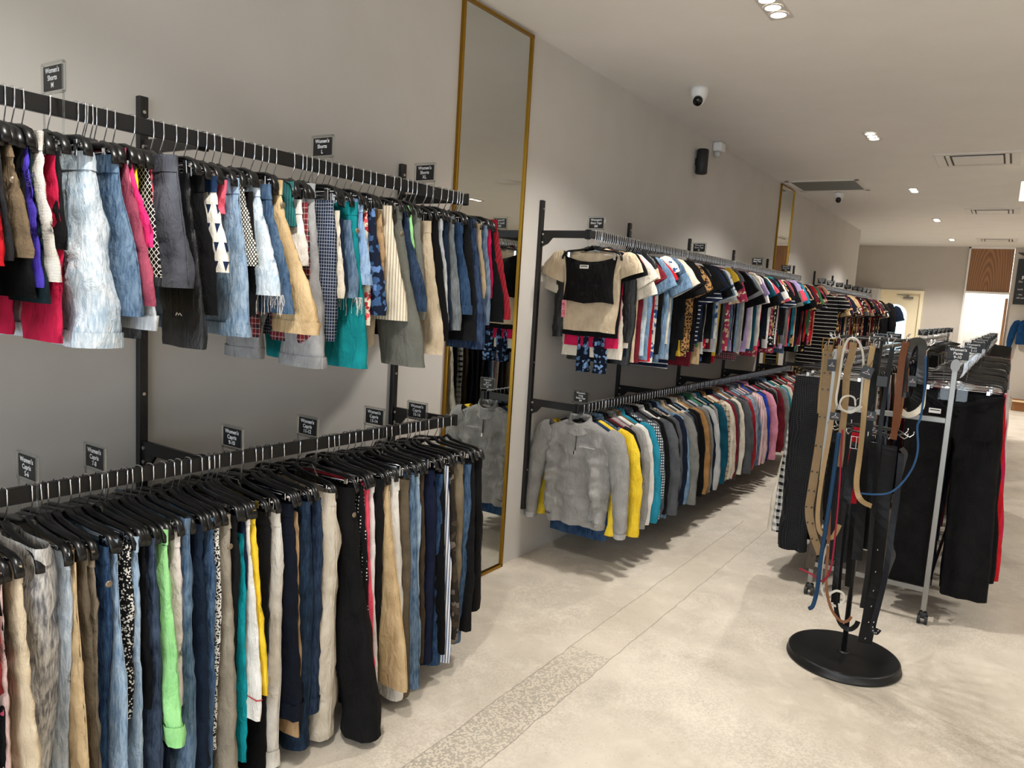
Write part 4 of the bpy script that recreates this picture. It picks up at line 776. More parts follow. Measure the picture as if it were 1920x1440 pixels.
def top(name, loc, rz, mat, sl, L, W, T, seed, mat2=None, collar=False, hemw=None, shw=.205, sleeve_name='sleeve', extra=None):
    key = (sl, round(L, 2), round(W, 3), round(T, 3), seed, hemw, shw)
    if key not in TOPS:
        a = bpy.data.meshes.new(name); V, F = top_mesh(seed, L, W, T, shw, hemw=hemw, fine=seed >= 100); a.from_pydata(V, [], F); a.polygons.foreach_set('use_smooth', [True]*len(F)); a.materials.append(mat)
        b = []
        if sl != 'none':
            for s in (1, -1):
                q = bpy.data.meshes.new('sleeve'); V, F = sleeve_mesh(seed+s, s, sl, shw, T); q.from_pydata(V, [], F); q.polygons.foreach_set('use_smooth', [True]*len(F)); q.materials.append(mat); b.append(q)
        V = []; F = []; n = 20
        for r, (zz, rr) in enumerate(((-.100, .078), (-.078, .072), (-.060, .062), (-.064, .066))):
            for k in range(n):
                an = 2*PI*k/n; V.append((math.cos(an)*rr, math.sin(an)*T*.55, zz-.035*max(0, -math.sin(an))))
            if r:
                for k in range(n): F.append(((r-1)*n+k, (r-1)*n+(k+1) % n, r*n+(k+1) % n, r*n+k))
        c = bpy.data.meshes.new('collar'); c.from_pydata(V, [], F); c.polygons.foreach_set('use_smooth', [True]*len(F)); c.materials.append(mat)
        TOPS[key] = (a, b, c)
    a, b, c = TOPS[key]
    def mk(nm, me, par, mt):
        o = bpy.data.objects.new(nm, me); C.objects.link(o); o.parent = par
        o.material_slots[0].link = 'OBJECT'; o.material_slots[0].material = mt; return o
    o = mk(name, a, None, mat); o.location = loc; o.rotation_euler = (0, 0, rz)
    for q in b: mk(sleeve_name, q, o, mat2 or mat)
    if collar: mk('collar', c, o, mat)
    return o
CN = {'charcoal': 'charcoal', 'magenta': 'magenta', 'black': 'black', 'black2': 'faded black', 'white': 'white', 'navy': 'navy', 'cream': 'cream', 'beige': 'beige', 'heather': 'heather grey', 'ltgrey': 'pale grey', 'greyp': 'dark grey', 'chambray': 'chambray blue', 'denimice': 'ice blue denim', 'stripenavy': 'navy striped',
 'stripebw': 'black and white striped', 'leopard': 'leopard print', 'whitefloral': 'blue-flowered white', 'maroon': 'maroon', 'redfloral': 'red spotted', 'brownfloral': 'brown patterned', 'pinkfloral': 'pink patterned', 'mustard': 'mustard', 'forest': 'forest green', 'kelly': 'green', 'pink': 'pink', 'pinkstripe': 'pink striped',
 'royal': 'royal blue', 'sherpa': 'cream sherpa', 'tanbrown': 'caramel', 'gingham': 'gingham', 'plaidbw': 'black and white plaid', 'plaidbeige': 'beige plaid', 'teald': 'deep teal', 'tiedye': 'charcoal tie-dye', 'turq': 'turquoise', 'bwprint': 'black and white print', 'lilac': 'lilac', 'peach': 'peach', 'red': 'red', 'coral': 'coral',
 'greymarl': 'grey marl', 'yellow2': 'yellow', 'denimmid': 'mid-blue denim', 'denimlight': 'light denim', 'mint': 'mint', 'floralnavy': 'navy floral', 'maroonplaid': 'maroon plaid', 'khaki': 'khaki', 'leather': 'black leather-look', 'gridnavy': 'navy checked', 'redsatin': 'dark red', 'palepink': 'blush pink', 'denimacid': 'washed denim', 'stone': 'stone grey', 'olive': 'olive', 'hotpink': 'hot pink', 'stripedress': 'black dress with white pin stripes', 'teal': 'teal', 'slate': 'slate', 'tribal': 'geometric print', 'blush': 'off-white', 'oliveg': 'olive grey', 'denimfade': 'faded denim', 'rose': 'dusty rose'}
HCOUNT = [0]
def row_of_tops(keys, y0, y1, zr, name, noun, grp, railn, sl, Lr, Tr, seeds, Wr=(.2, .235), colr=0, mult=1, jit=.05, stuff_hangers=None, x=.34):
    n = len(keys); R = random.Random(n+17)
    for i, k in enumerate(keys):
        y = y0+(y1-y0)*i/(n-1)+R.uniform(-.004, .004); sd = R.choice(range(seeds)); r2 = random.Random(sd*31+len(name))
        L = round(r2.uniform(*Lr), 2); Wd = round(r2.uniform(*Wr), 3); T = round(r2.uniform(*Tr), 3); s_ = sl; slim = i % 2 == 1 and noun != 'patterned dress'
        if sl == 'mix': s_ = r2.choice(['short', 'short', 'cap', 'short', 'none'])
        rz = R.uniform(-jit, jit)*(.4 if slim else 1)
        shw = r2.choice((.185, .20, .21, .22))
        if slim: T = round(T*.42, 3); shw = .175; Wd = .19; L = round(L-.05 if sd % 3 else L+.06, 2); s_ = 'cap' if sl == 'mix' else sl  # every second piece shaped narrow, standing in for the dark gaps
        o = top(name, (x, y, zr), rz, fab(k), s_, L, Wd, T, sd, collar=(R.random() < colr), shw=shw)
        c0 = CN[k]; p = CN[keys[i-1]] if i else 'rail end'; q = CN[keys[i+1]] if i < n-1 else 'last'
        p2 = CN[keys[i-2]] if i > 1 else 'rail end'
        tag(o, pick(['%s %s just behind the %s one' % (c0, noun, p), '%s %s between the %s and %s ones' % (c0, noun, p, q), '%s %s behind the %s and %s ones' % (c0, noun, p2, p), '%s %s behind the %s and %s ones, before the %s' % (c0, noun, p2, p, q)]), noun.split()[-1], grp)
        if stuff_hangers is None:
            h = SHIRT.get(); h.location = (x, y, zr); h.rotation_euler = (0, 0, rz); HCOUNT[0] += 1
            tag(h, pick(['black hanger inside the %s %s behind the %s one' % (c0, noun, p), 'black hanger inside the %s %s between the %s and %s ones' % (c0, noun, p, q), 'black hanger inside %s top after %s and %s' % (c0, p2, p), 'black hanger of %s top after %s, %s, before %s' % (c0, p2, p, q)]), 'hanger', 'shirt hangers on the '+railn)
        else: stuff_hangers.append((x, y, zr, rz))
def seq(s): return s.split()
UP1 = seq('cream leather beige navy blush denimice chambray black greyp whitefloral black denimice floralnavy chambray cream denimlight stripenavy stripebw black black2 black black leopard leopard greyp ltgrey black stripenavy maroonplaid kelly khaki ltgrey black redfloral blush whitefloral ltgrey')
UP2 = seq('black red black greyp stripenavy brownfloral pinkfloral denimmid black heather white black chambray denimfade maroonplaid cream black blush gridnavy red white turq redfloral denimice ltgrey cream whitefloral mustard black navy hotpink teal black2 white heather khaki red bwprint black slate denimlight stripenavy rose white teald black greyp maroon blush oliveg coral navy stripebw black turq brownfloral ltgrey')
UP3 = seq('slate black navy greyp black2 black maroon navy heather black red brownfloral greyp white black pinkfloral navy khaki red black rose denimmid')
def shuffle_ins(seq_, pool, n, sd):
    R = random.Random(sd); out = []; L = len(seq_)
    for i in range(n):
        j = int(i*L/n)
        if i and int((i-1)*L/n) == j:
            k = R.choice(pool)
            while k == out[-1]: k = R.choice(pool)
            out.append(k)
        else: out.append(seq_[j])
    return out
POOL = ['black', 'navy', 'black', 'greyp', 'black', 'charcoal', 'black2', 'navy', 'black', 'white', 'greyp', 'red', 'black2', 'cream', 'stripenavy', 'denimmid', 'bwprint', 'maroon', 'brownfloral', 'turq', 'heather', 'coral', 'floralnavy', 'teald', 'pinkfloral', 'kelly', 'mustard', 'lilac', 'peach']  # colours of added tops, mostly dark to put gap shade into the row
keysU = shuffle_ins(UP1+UP2+UP3, POOL, 178, 3)
row_of_tops(keysU, 3.90, 8.58, 1.968, 'short_sleeve_top', 'short sleeve top', 'short sleeve tops on the upper middle rail', 'upper middle rail', 'mix', (.48, .68), (.030, .038), 14, jit=.03)
LO1 = seq('yellow2 black2 greymarl white turq gingham tiedye greyp white black plaidbeige chambray khaki cream denimfade black tanbrown stone ltgrey kelly greymarl teald plaidbeige tanbrown sherpa navy denimmid tanbrown ltgrey greyp redsatin denimlight heather pinkstripe palepink royal navy pink')
LO2 = seq('denimlight red black2 black ltgrey black white chambray teal cream black redsatin greyp black red maroonplaid heather black redsatin navy plaidbw black')
keysL = shuffle_ins(LO1+LO2, ['black', 'navy', 'greyp', 'black2', 'maroon', 'stone', 'cream', 'slate', 'olive', 'denimmid'], 112, 5)  # mostly dark jackets added between the others so the gaps look shaded
row_of_tops(keysL, 3.90, 8.55, .985, 'long_sleeve_top', 'long sleeve jacket', 'long sleeve tops on the lower middle rail', 'lower middle rail', 'long', (.56, .70), (.046, .058), 12, (.2, .235), colr=.45, jit=.03)
# ---- the first pieces of the middle rails, facing the camera
def face_front(nm, lab, cat, grp, y, zr, mk, sl, L, W, T, sd, **k):
    o = top(nm, (.34, y, zr), 0, fab(mk), sl, L, W, T, sd, **k); tag(o, lab, cat, grp); return o
# grey quarter zip sweatshirt
g = face_front('sweatshirt', 'grey marl quarter-zip sweatshirt hanging foremost on the lower middle rail', 'sweatshirt', None, 3.80, .985, 'greymarl', 'long', .60, .215, .075, 101, hemw=.20, shw=.205)
V = []; F = []; n = 28
for r, (zz, rr, yy) in enumerate(((-.125, .083, .045), (-.10, .078, .040), (-.066, .07, .034), (-.055, .064, .030), (-.075, .066, .030), (-.11, .07, .034))):
    for k in range(n):
        an = 2*PI*k/n-PI/2; op = 1-.10*math.exp(-((k/n-0) % 1*10)**2)
        V.append((math.cos(an)*rr, math.sin(an)*yy*1.1-.004, zz-.05*max(0, -math.sin(an))))
    if r:
        for k in range(n): F.append(((r-1)*n+k, (r-1)*n+(k+1) % n, r*n+(k+1) % n, r*n+k))
obj('stand_collar', V, F, fab('greymarl'), g)
MB().tube([(.0, -.040, -.13), (.002, -.043, -.2), (.001, -.047, -.26)], .003, 6).build('zip', simple('zip_dark', '4c4c4c', .4, .5), g, True)
MB().bbox(-.006, .004, -.056, -.049, -.285, -.262, .001, 1).build('zip_pull', M_chrome, g)
MB().bbox(.035, .125, -.052, -.044, -.238, -.232, .001, 1).build('pocket_welt', fab('ltgrey'), g)
for s in (1, -1):
    V, F = sleeve_mesh(101+s, s, 'long', .205, .077); nn = 12; rows = len(V)//nn; vs = V[-nn*5:]
    obj('cuff', [(x*1.004, y*1.08, z) for x, y, z in vs], [tuple(i for i in q) for q in [((r*nn+k), (r*nn+(k+1) % nn), ((r+1)*nn+(k+1) % nn), ((r+1)*nn+k)) for r in range(4) for k in range(nn)]], fab('ltgrey'), g)
V, F = top_mesh(101, .60, .215, .075, .205, hemw=.20, fine=True); vs = V[-68*5:]; obj('hem_band', [(x*.985, y*1.03, z-.014) for x, y, z in vs], [(r*68+k, r*68+(k+1) % 68, (r+1)*68+(k+1) % 68, (r+1)*68+k) for r in range(4) for k in range(68)], fab('greymarl'), g)
h = SHIRT.get(); h.location = (.34, 3.80, .985); tag(h, 'black hanger inside the grey marl quarter-zip sweatshirt', 'hanger', 'shirt hangers on the lower middle rail')
for (lab, mk, y, L, sd) in (('long navy top peeping out below the grey quarter-zip sweatshirt', 'denimdeep', 3.86, .70, 33), ('long pink top peeping out below the white sweater', 'pink', 4.08, .69, 34)):
    o = face_front('tunic', lab, 'top', None, y, .985, mk, 'none', L, .19, .02, sd)
    h = SHIRT.get(); h.location = (.34, y, .985); tag(h, 'black hanger inside the '+lab.split(' peeping')[0], 'hanger', 'shirt hangers on the lower middle rail')
# black velvet star skirt on its clip hanger, foremost on the upper middle rail
h = clip_hanger_proto(.185); h.location = (.34, 3.79, 1.968); tag(h, 'black clip hanger holding the black velvet star piece', 'hanger')
V = []; F = []; m_ = 16
rows = [(0, .165, .010), (.03, .160, .024), (.08, .150, .034), (.14, .146, .040), (.2, .150, .044), (.25, .158, .046), (.262, .160, .046)]
for r, (z, w, t_) in enumerate(rows):
    for k in range(2*m_):
        a = 2*PI*k/(2*m_); c = math.cos(a); s_ = math.sin(a); x = w*math.copysign(abs(c)**.7, c)
        sag = (.035*(1-(x/w)**2) if r == 0 else .02*(1-(x/w)**2) if r == 1 else .006*math.cos(x*30)*(r == 6))
        V.append((x, t_*math.copysign(abs(s_)**.8, s_)+nz(x*16, z*14, 3)*.008, -z-sag))
    if r:
        for k in range(2*m_): F.append(((r-1)*2*m_+k, (r-1)*2*m_+(k+1) % (2*m_), r*2*m_+(k+1) % (2*m_), r*2*m_+k))
v = obj('velvet_tube_top', V, F, fab('velvet'), None, True, (.335, 3.79, 1.832)); tag(v, 'black velvet tube top with embossed stars and a pink hang tag', 'top')
for sx_, sz_, sr in ((-.05, -.07, .016), (.06, -.085, .022), (-.08, -.16, .024), (.03, -.14, .012), (.07, -.17, .024), (-.01, -.215, .02), (-.02, -.12, .018)):
    pts = [(sx_+sr*(1 if k % 2 == 0 else .42)*math.sin(PI*k/5), -.052-.002*(k % 2), sz_+sr*(1 if k % 2 == 0 else .42)*math.cos(PI*k/5)) for k in range(10)]
    obj('embossed_star', pts+[(sx_, -.054, sz_)], [(k, (k+1) % 10, 10) for k in range(10)], simple('star_flock', '050506', .95) if 'star_flock' not in bpy.data.materials else bpy.data.materials['star_flock'], v, False)
MB().bbox(-.134, -.107, -.060, -.057, -.352, -.255, .001, 1).build('hang_tag', fab('tagpink'), v); 
MB().bbox(-.035, .02, -.060, -.057, -.075, -.055, .0008, 1).build('price_label', M_label, v)
MB().bbox(-.03, .014, -.0606, -.0601, -.064, -.059, .0001, 1).build('barcode', M_card, v)
def cap_front(lab, y, mk, sl, L, W, T, sd, hemw=None, dz=0, nm='short_sleeve_top'):
    o = face_front(nm, lab, 'top', 'first tops behind the velvet tube top', y, 1.968+dz, mk, sl, L, W, T, sd, hemw=hemw)
    h = SHIRT.get(); h.location = (.34, y, 1.968); tag(h, 'black hanger inside the '+lab[:lab.find(' ', 14)]+' top foremost on the upper middle rail', 'hanger', 'shirt hangers on the upper middle rail')
cap_front('beige cap sleeve tee directly behind the black velvet tube top', 3.815, 'beige', 'cap', .47, .18, .05, 41, hemw=.165)
cap_front('black tee showing a dark hem under the beige cap sleeve tee', 3.835, 'black', 'cap', .50, .18, .03, 42)
cap_front('raspberry tee whose pink hem shows below the black hem', 3.855, 'magenta', 'cap', .56, .175, .03, 43)
o = face_front('jacket', 'black leather-look jacket with one long sleeve showing right of the beige tee', 'jacket', None, 3.865, 1.968, 'leather', 'long', .6, .18, .028, 45); o.scale = (.86, 1, .84)
h = SHIRT.get(); h.location = (.34, 3.865, 1.968); tag(h, 'black hanger inside the black leather-look jacket', 'hanger', 'shirt hangers on the upper middle rail')
cap_front('cream tee with wide short sleeves near the wall side', 3.875, 'cream', 'short', .62, .2, .04, 44)
o = bottoms('printed_trousers', (.35, 3.865, 1.83), 71, .20, .66, .05, fab('navyfl'), .09, '', 0, False, legw=.08); tag(o, 'narrow navy trousers with pale blue line flowers hanging below the pink hem', 'trousers')
h = CLIP.get(); h.location = (.34, 3.865, 1.968); tag(h, 'black clip hanger holding the navy line-flower trousers', 'hanger', 'clip hangers among the short tops')
for y_, rz_ in ((5.2, .55), (6.3, -.5), (7.1, .45)):
    h = CLIP.get(); h.location = (.34, y_, 1.972); h.rotation_euler = (0, 0, rz_); tag(h, 'black clip hanger riding high above the short tops, %s of three from the left' % {5.2: 'first', 6.3: 'second', 7.1: 'third'}[y_], 'hanger', 'clip hangers riding above the short tops')
# ---- far rail: dresses
ST = []
DR = seq('stripedress brownfloral bwprint brownfloral khaki black pinkfloral maroon mustard brownfloral cream rose redsatin khaki black greyp black2 bwprint navy red black olive tribal black blush black2')
keysD = ['stripedress']+shuffle_ins(DR[1:], ['black', 'brownfloral', 'bwprint', 'black2', 'pinkfloral', 'navy', 'maroon', 'khaki', 'greyp'], 84, 9)
row_of_tops(keysD, 9.78, 13.2, 1.917, 'dress', 'patterned dress', 'dresses on the far rail', 'far rail', 'short', (.9, 1.1), (.024, .034), 9, (.2, .25), jit=.02, stuff_hangers=ST)
o = top('coat', (.40, 13.30, 1.917), .1, fab('black'), 'long', .95, .26, .07, 7, shw=.24); tag(o, 'long black coat at the far end of the dress rail', 'coat'); ST.append((.36, 13.30, 1.917, .1))
o = top('t_shirt', (.52, 13.44, 1.88), .3, fab('navy'), 'short', .6, .24, .06, 8, shw=.22); tag(o, 'navy t-shirt facing outward behind the long black coat', 'shirt'); ST.append((.52, 13.44, 1.88, .3))
# ------------------------------------------------------------------ rail signs
def rail_sign(x, y, ztop, lines, lab, rz=0.0, size=None, post=True):
    t = empty('rail_sign', (x, y, ztop), rz); tag(t, lab, 'sign', 'clear size signs on the rails')
    w, h0, h1 = .052, .012, .082; m = MB()
    for s in (-1, 1): m.bbox(s*w-.003, s*w+.003, -.004, .004, h0, h1, .001, 1)
    m.bbox(-w, w, -.004, .004, h0-.003, h0+.003, .001, 1); m.bbox(-w, w, -.004, .004, h1-.003, h1+.003, .001, 1); m.build('acrylic_frame', M_acr, t)
    c = MB().bbox(-.045, .045, -.002, .002, h0+.006, h1-.006, .0005, 1).build('card', M_card, t)
    n = len(lines); sz = size or (.0175 if n == 3 else .0145); top_ = (h0+h1)/2+(n-1)*sz*.5
    for i, l in enumerate(lines):
        text(l, sz, M_ink, c, (0, -.0026, top_-i*sz*1.0), bold=.0003, sx=1.0 if len(l) < 9 else .86)
    for s in (-1, 1):
        MB().tube([(s*(w-.002), 0, h0), (s*(w-.004), 0, -.05), (s*(w-.008), 0, -.10), (s*(w-.022), 0, -.125)], .0028, 6).build('acrylic_leg', M_acr, t, True)
    v = [(-.03, -.003, -.085), (.03, -.003, -.085), (.06, -.003, -.125), (.06, -.003, -.175), (-.06, -.003, -.175), (-.06, -.003, -.125)]; v += [(a, .003, c_) for a, b, c_ in v]
    obj('divider_plate', v, [(0, 1, 2, 3, 4, 5), (11, 10, 9, 8, 7, 6)]+[(i, (i+1) % 6+0, (i+1) % 6+6, i+6) for i in range(6)], M_acr, t, False)
    return t
for y, s, w_ in ((.946, 'M', 'tall'), (1.806, 'L', ''), (2.338, 'XL', '')): rail_sign(.34, y, 2.005, ["Women's", 'Shorts', s], "clear sign reading Women's Shorts %s above the upper front rail" % s)
for y, s in ((.873, '5-6'), (1.04, '7-8'), (1.469, '9-10'), (1.775, '11-12'), (2.105, '13-14'), (2.356, '15-16')): rail_sign(.34, y, 1.045, ["Women's", 'Capris', s], "clear sign reading Women's Capris %s above the lower front rail" % s)
for y, s in ((3.815, 'SM'), (5.466, 'M'), (6.979, 'L'), (8.013, 'XL')): rail_sign(.34, y, 1.968, ["Women's", 'Short Tops', s], "clear sign reading Women's Short Tops %s on the upper middle rail" % s)
rail_sign(.34, 3.78, .985, ["Women's", 'Long', 'Sleeve Tops', 'SM'], "clear sign reading Women's Long Sleeve Tops SM on the lower middle rail")
for y, s in zip((9.75, 10.27, 10.85, 11.44, 12.03, 12.45, 12.82, 13.2), ('XS', 'SM', 'M', 'L', 'XL', '1X', '2X', '3X')): rail_sign(.34, y, 1.917, ["Women's", 'Dresses', s], "clear sign reading Women's Dresses %s on the far rail" % s)
# ------------------------------------------------------------------ double rail chrome racks
def oval_cap(x, y, z, t):
    pts = []
    for k in range(24):
        a = 2*PI*k/24; s = math.sin(a); c = math.cos(a); pts.append((x+s*.021, c*.030*(1.15 if c > 0 else 1.0)+z+.008))
    V = [(a, y-.004, b) for a, b in pts]+[(a, y+.004, b) for a, b in pts]; n = 24
    obj('oval_cap', V, [tuple(range(n)), tuple(range(2*n-1, n-1, -1))]+[(k, (k+1) % n, n+(k+1) % n, n+k) for k in range(n)], simple('satin_grey_cap', '8c8b89', .4, .7) if 'satin_grey_cap' not in bpy.data.materials else bpy.data.materials['satin_grey_cap'], t, False)
def rolling_rack(x0, x1, y0, y1, zt, lab):
    t = empty('rolling_rack', ((x0+x1)/2, (y0+y1)/2, 0)); tag(t, lab, 'clothes rack'); ox = (x0+x1)/2; oy = (y0+y1)/2
    for y in (y0, y1):
        for x in (x0, x1): MB().bbox(x-ox-.013, x-ox+.013, y-oy-.013, y-oy+.013, .075, zt, .002).build('post', M_steel, t); oval_cap(x-ox, y-oy-.018 if y == y0 else y-oy+.018, zt, t)
        for z in (1.085, .185): MB().bbox(x0-ox, x1-ox, y-oy-.011, y-oy+.011, z-.014, z+.014, .002).build('cross_bar', M_steel, t)
        for x in (x0, x1):
            c = empty('caster', (x-ox, y-oy, 0)); c.parent = t
            MB().tube([(0, 0, .045), (0, 0, .08)], .006, 10).build('stem', M_steel, c)
            MB().bbox(-.02, .02, -.016, .022, .03, .066, .008).build('hood', M_rubber, c, True)
            for s in (-1, 1): MB().tube([(s*.010, 0, .025), (s*.024, 0, .025)], .025, 20).build('wheel', M_rubber, c)
    for x in (x0, x1): MB().bbox(x-ox-.008, x-ox+.008, y0-oy, y1-oy, zt-.016, zt+.016, .006).build('oval_rail', M_steel, t); MB().bbox(x-ox-.009, x-ox+.009, y0-oy, y1-oy, .176, .194, .002).build('side_bar', M_steel, t)
    return t
rolling_rack(1.56, 2.13, 4.40, 7.9, 1.36, 'chrome double-rail rolling rack of trousers behind the belt stand')
rolling_rack(1.56, 2.13, 8.7, 12.6, 1.36, 'farther chrome double-rail rolling rack near the far wall')
def pants_hanger_proto():
    r = empty('clip_hanger', (0, 0, 0)); w = .2
    MB().tube(hook_pts(.012), .0019, 6).build('hook', M_chrome, r, True)
    pts = [(0, -.083), (.03, -.093), (w*.8, -.098), (w*.95, -.104), (w, -.122), (w+.001, -.14)]; pts = [(-x, z) for x, z in pts[::-1]]+pts[1:]
    slab(pts, .005, 'hanger_body', M_plastic, r, .007); MB().tube([(-w*.96, 0, -.135), (w*.96, 0, -.135)], .0032, 8).build('clip_bar', M_chrome, r, True)
    for s in (-1, 1): MB().bbox(s*w*.68-.009, s*w*.68+.009, -.009, .009, -.168, -.127, .002, 1).build('clip', M_chrome, r)
    return r
PH = Proto(pants_hanger_proto)
PK = ['blackw', 'navydeep', 'red', 'black', 'pinkstripe', 'black2', 'magenta', 'cream', 'denimdeep', 'black', 'navy', 'khaki', 'charcoal', 'denimmid', 'olive', 'taupe', 'ribred', 'denimlight', 'slate', 'stone', 'denimchar', 'bark', 'beige', 'teald', 'maroon']
PN = {'blackw': 'wide black', 'navydeep': 'midnight navy', 'red': 'red', 'black': 'black', 'pinkstripe': 'pink striped', 'black2': 'faded black', 'magenta': 'magenta', 'cream': 'cream', 'denimdeep': 'indigo denim', 'navy': 'navy', 'khaki': 'khaki', 'charcoal': 'charcoal', 'denimmid': 'mid-blue denim', 'olive': 'olive', 'taupe': 'taupe', 'ribred': 'ribbed red', 'denimlight': 'light denim', 'slate': 'slate grey', 'stone': 'stone', 'denimchar': 'blue-black denim', 'bark': 'brown', 'beige': 'beige', 'teald': 'teal', 'maroon': 'maroon', 'checkdark': 'dark checked', 'plaidbw': 'plaid', 'stonew': 'off-white'}
BASE = {}
def hung_pants(x, y, mk, L, T, W, seed, op, rz, xo, share=False, legw=None):
    key = (L, T, W, seed, xo)
    if share and key in BASE:
        o = BASE[key].copy(); C.objects.link(o); o.location = (x, y, 1.376-.152)
    else:
        o = bottoms('trousers', (x, y, 1.376-.152), seed, W, L, T, fab(mk), xo, op, rz, False, rowsn=22 if share else 34, legw=legw)
        if share: BASE[key] = o
    o.rotation_euler = (0, 0, rz); o.material_slots[0].link = 'OBJECT'; o.material_slots[0].material = fab(mk); return o
def rack_row(x, y0, y1, n, side, rackn, seed0, first=(), sthg=None):
    R = random.Random(seed0); prev = 'rack end'; prev2 = 'post'; last = None
    for i in range(n):
        y = y0+(y1-y0)*i/(n-1)
        if i < len(first): mk, L, T, W, op, xo = first[i]; lw = .215 if x > 2 and i < 3 else None; o = hung_pants(x, y, mk, L, T, W, seed0+i, op, 0 if x > 2 else PI, xo, legw=lw)
        else:
            mk = R.choice(PK)
            while mk == last: mk = R.choice(PK)
            L = [.92, .98, 1.03, .88][i % 4]; o = hung_pants(x, y, mk, L, .036, .40, seed0*0+500+i % 8, '', R.uniform(-.06, .06), [.22, .25, .20][i % 3], True)
        last = mk; c0 = PN[mk]
        tag(o, pick(['%s trousers on the %s rail of the %s rack behind the %s' % (c0, side, rackn, prev), '%s trousers, %s rail of %s rack, behind %s and %s' % (c0, side, rackn, prev2, prev), '%s trousers, %s rail of %s rack, number %d from its near end' % (c0, side, rackn, i+1)]), 'trousers', 'trousers on the %s rail of the %s rack' % (side, rackn))
        if sthg is None:
            h = PH.get(); h.location = (x, y, 1.376); h.rotation_euler = (R.uniform(-.02, .02), R.uniform(-.05, .05), (o.rotation_euler.z if abs(o.rotation_euler.z) < 1 else 0)+R.uniform(-.05, .05)*(i > 3))
            tag(h, pick(['chrome-barred hanger of the %s trousers behind the %s, %s rail, %s rack' % (c0, prev, side, rackn), 'chrome-barred hanger of %s trousers behind %s and %s, %s %s rail' % (c0, prev2, prev, side, rackn), 'chrome-barred hanger, %s rail of %s rack, number %d from its near end' % (side, rackn, i+1)]), 'hanger', 'trouser hangers on the %s rail of the %s rack' % (side, rackn))
        else: sthg.append((x, y, 1.376, 0))
        prev2 = prev; prev = c0
rack_row(2.15, 4.52, 7.8, 52, 'right', 'near', 210, [('blackw', 1.07, .075, .41, 'wb,pocketless', .25), ('navydeep', 1.06, .06, .40, 'wb', .24), ('black', 1.0, .05, .40, 'wb', .27), ('red', 1.0, .045, .42, '', .29), ('black2', 1.1, .045, .40, '', .24), ('pinkstripe', .9, .045, .43, 'wb', .24), ('magenta', .94, .045, .43, '', .29), ('black', 1.05, .04, .42, '', .29), ('stonew', .72, .045, .45, 'wb,cuff', .26)])
rack_row(1.54, 4.52, 7.8, 46, 'left', 'near', 330, [('checkdark', 1.02, .06, .40, 'wb,seam', .20), ('plaidbw', .95, .06, .43, 'wb', .265), ('cream', .97, .05, .42, '', .31), ('black', 1.0, .05, .40, 'wb', .2), ('plaidbw', .98, .05, .4, '', .2), ('bark', .9, .05, .4, '', .2)])
rack_row(2.15, 8.8, 12.4, 42, 'right', 'far', 410, sthg=ST); rack_row(1.54, 8.8, 12.4, 36, 'left', 'far', 460, sthg=ST)
# hangers too many to count on the far rails: one object
hm_sets = {True: (MB(), MB()), False: (MB(), MB())}
for (x, y, z, rz) in ST:
    m, hm = hm_sets[z < 1.5]
    c_, s_ = math.cos(rz), math.sin(rz); low = z < 1.5; w = .2
    pts = [(0, -.085), (.03, -.098), (.1, -.116 if not low else -.1), (w, -.155 if not low else -.12)]; pts = [(-a, b) for a, b in pts[::-1]]+pts[1:]
    m.tube([(x+a*c_, y+a*s_, z+b) for a, b in pts], .006, 4, flat=(.008, .004)); hm.tube([(x+a*c_, y+a*s_, z+b) for a, _, b in hook_pts()], .0019, 4)
for low, lab in ((False, 'mass of black hangers under the dresses on the far wall rail'), (True, 'mass of black hangers on the farther rolling rack')):
    o = hm_sets[low][0].build('packed_hangers', M_plastic, None, True); tag(o, lab, 'hangers', None, 'stuff')
    q = hm_sets[low][1].build('hook_row', M_chrome, o, True); q['kind'] = 'stuff'
# signs of the racks
for x, y, s, r in ((2.13, 4.47, '9-10', 'right'), (2.15, 5.62, '11-12', 'right'), (2.15, 6.5, '13-14', 'right'), (2.15, 7.1, '15-16', 'right'), (2.15, 7.6, '17-18', 'right'), (1.56, 5.9, '1-2', 'left'), (1.56, 6.75, '3-4', 'left')):
    t = rail_sign(x, y, 1.376, ["Women's", 'Pants', s], "clear sign reading Women's Pants %s on the %s rail of the near rack" % (s, r)); t.scale = (1.1, 1, 1.1)
for i, y in enumerate((8.75, 9.3, 9.9, 10.5, 11.1, 11.8, 12.4)): rail_sign(1.58, y, 1.40, ["Women's", 'Pants', str(2*i)], "clear sign on the left rail of the farther rack, %s from its near end" % ORD[i])
for i, y in enumerate((9.0, 9.8, 10.8, 11.8)): rail_sign(2.13, y, 1.376, ["Women's", 'Pants', str(20+2*i)], "clear sign on the right rail of the farther rack, %s from its near end" % ORD[i])
# price label and tie belt of the first black trousers
for o in bpy.data.objects:
    if o.get('label', '').startswith('wide black trousers on the right rail of the near rack behind the rack end'):
        MB().bbox(-.118, -.062, -.052, -.049, -.115, -.09, .0008, 1).build('price_label', M_label, o); MB().bbox(-.112, -.068, -.0526, -.0521, -.101, -.096, .0001, 1).build('barcode', M_card, o)
        MB().tube([(-.17, -.03, -.01), (-.12, -.05, -.03), (-.05, -.056, -.075), (.02, -.058, -.11)], .006, 6, flat=(.008, .002)).build('tie_belt', fab('black2'), o, True)
        MB().tube([(.19, -.03, -.01), (.10, -.052, -.03), (.03, -.058, -.058), (-.02, -.058, -.06)], .006, 6, flat=(.014, .002)).build('tie_belt', fab('black2'), o, True)
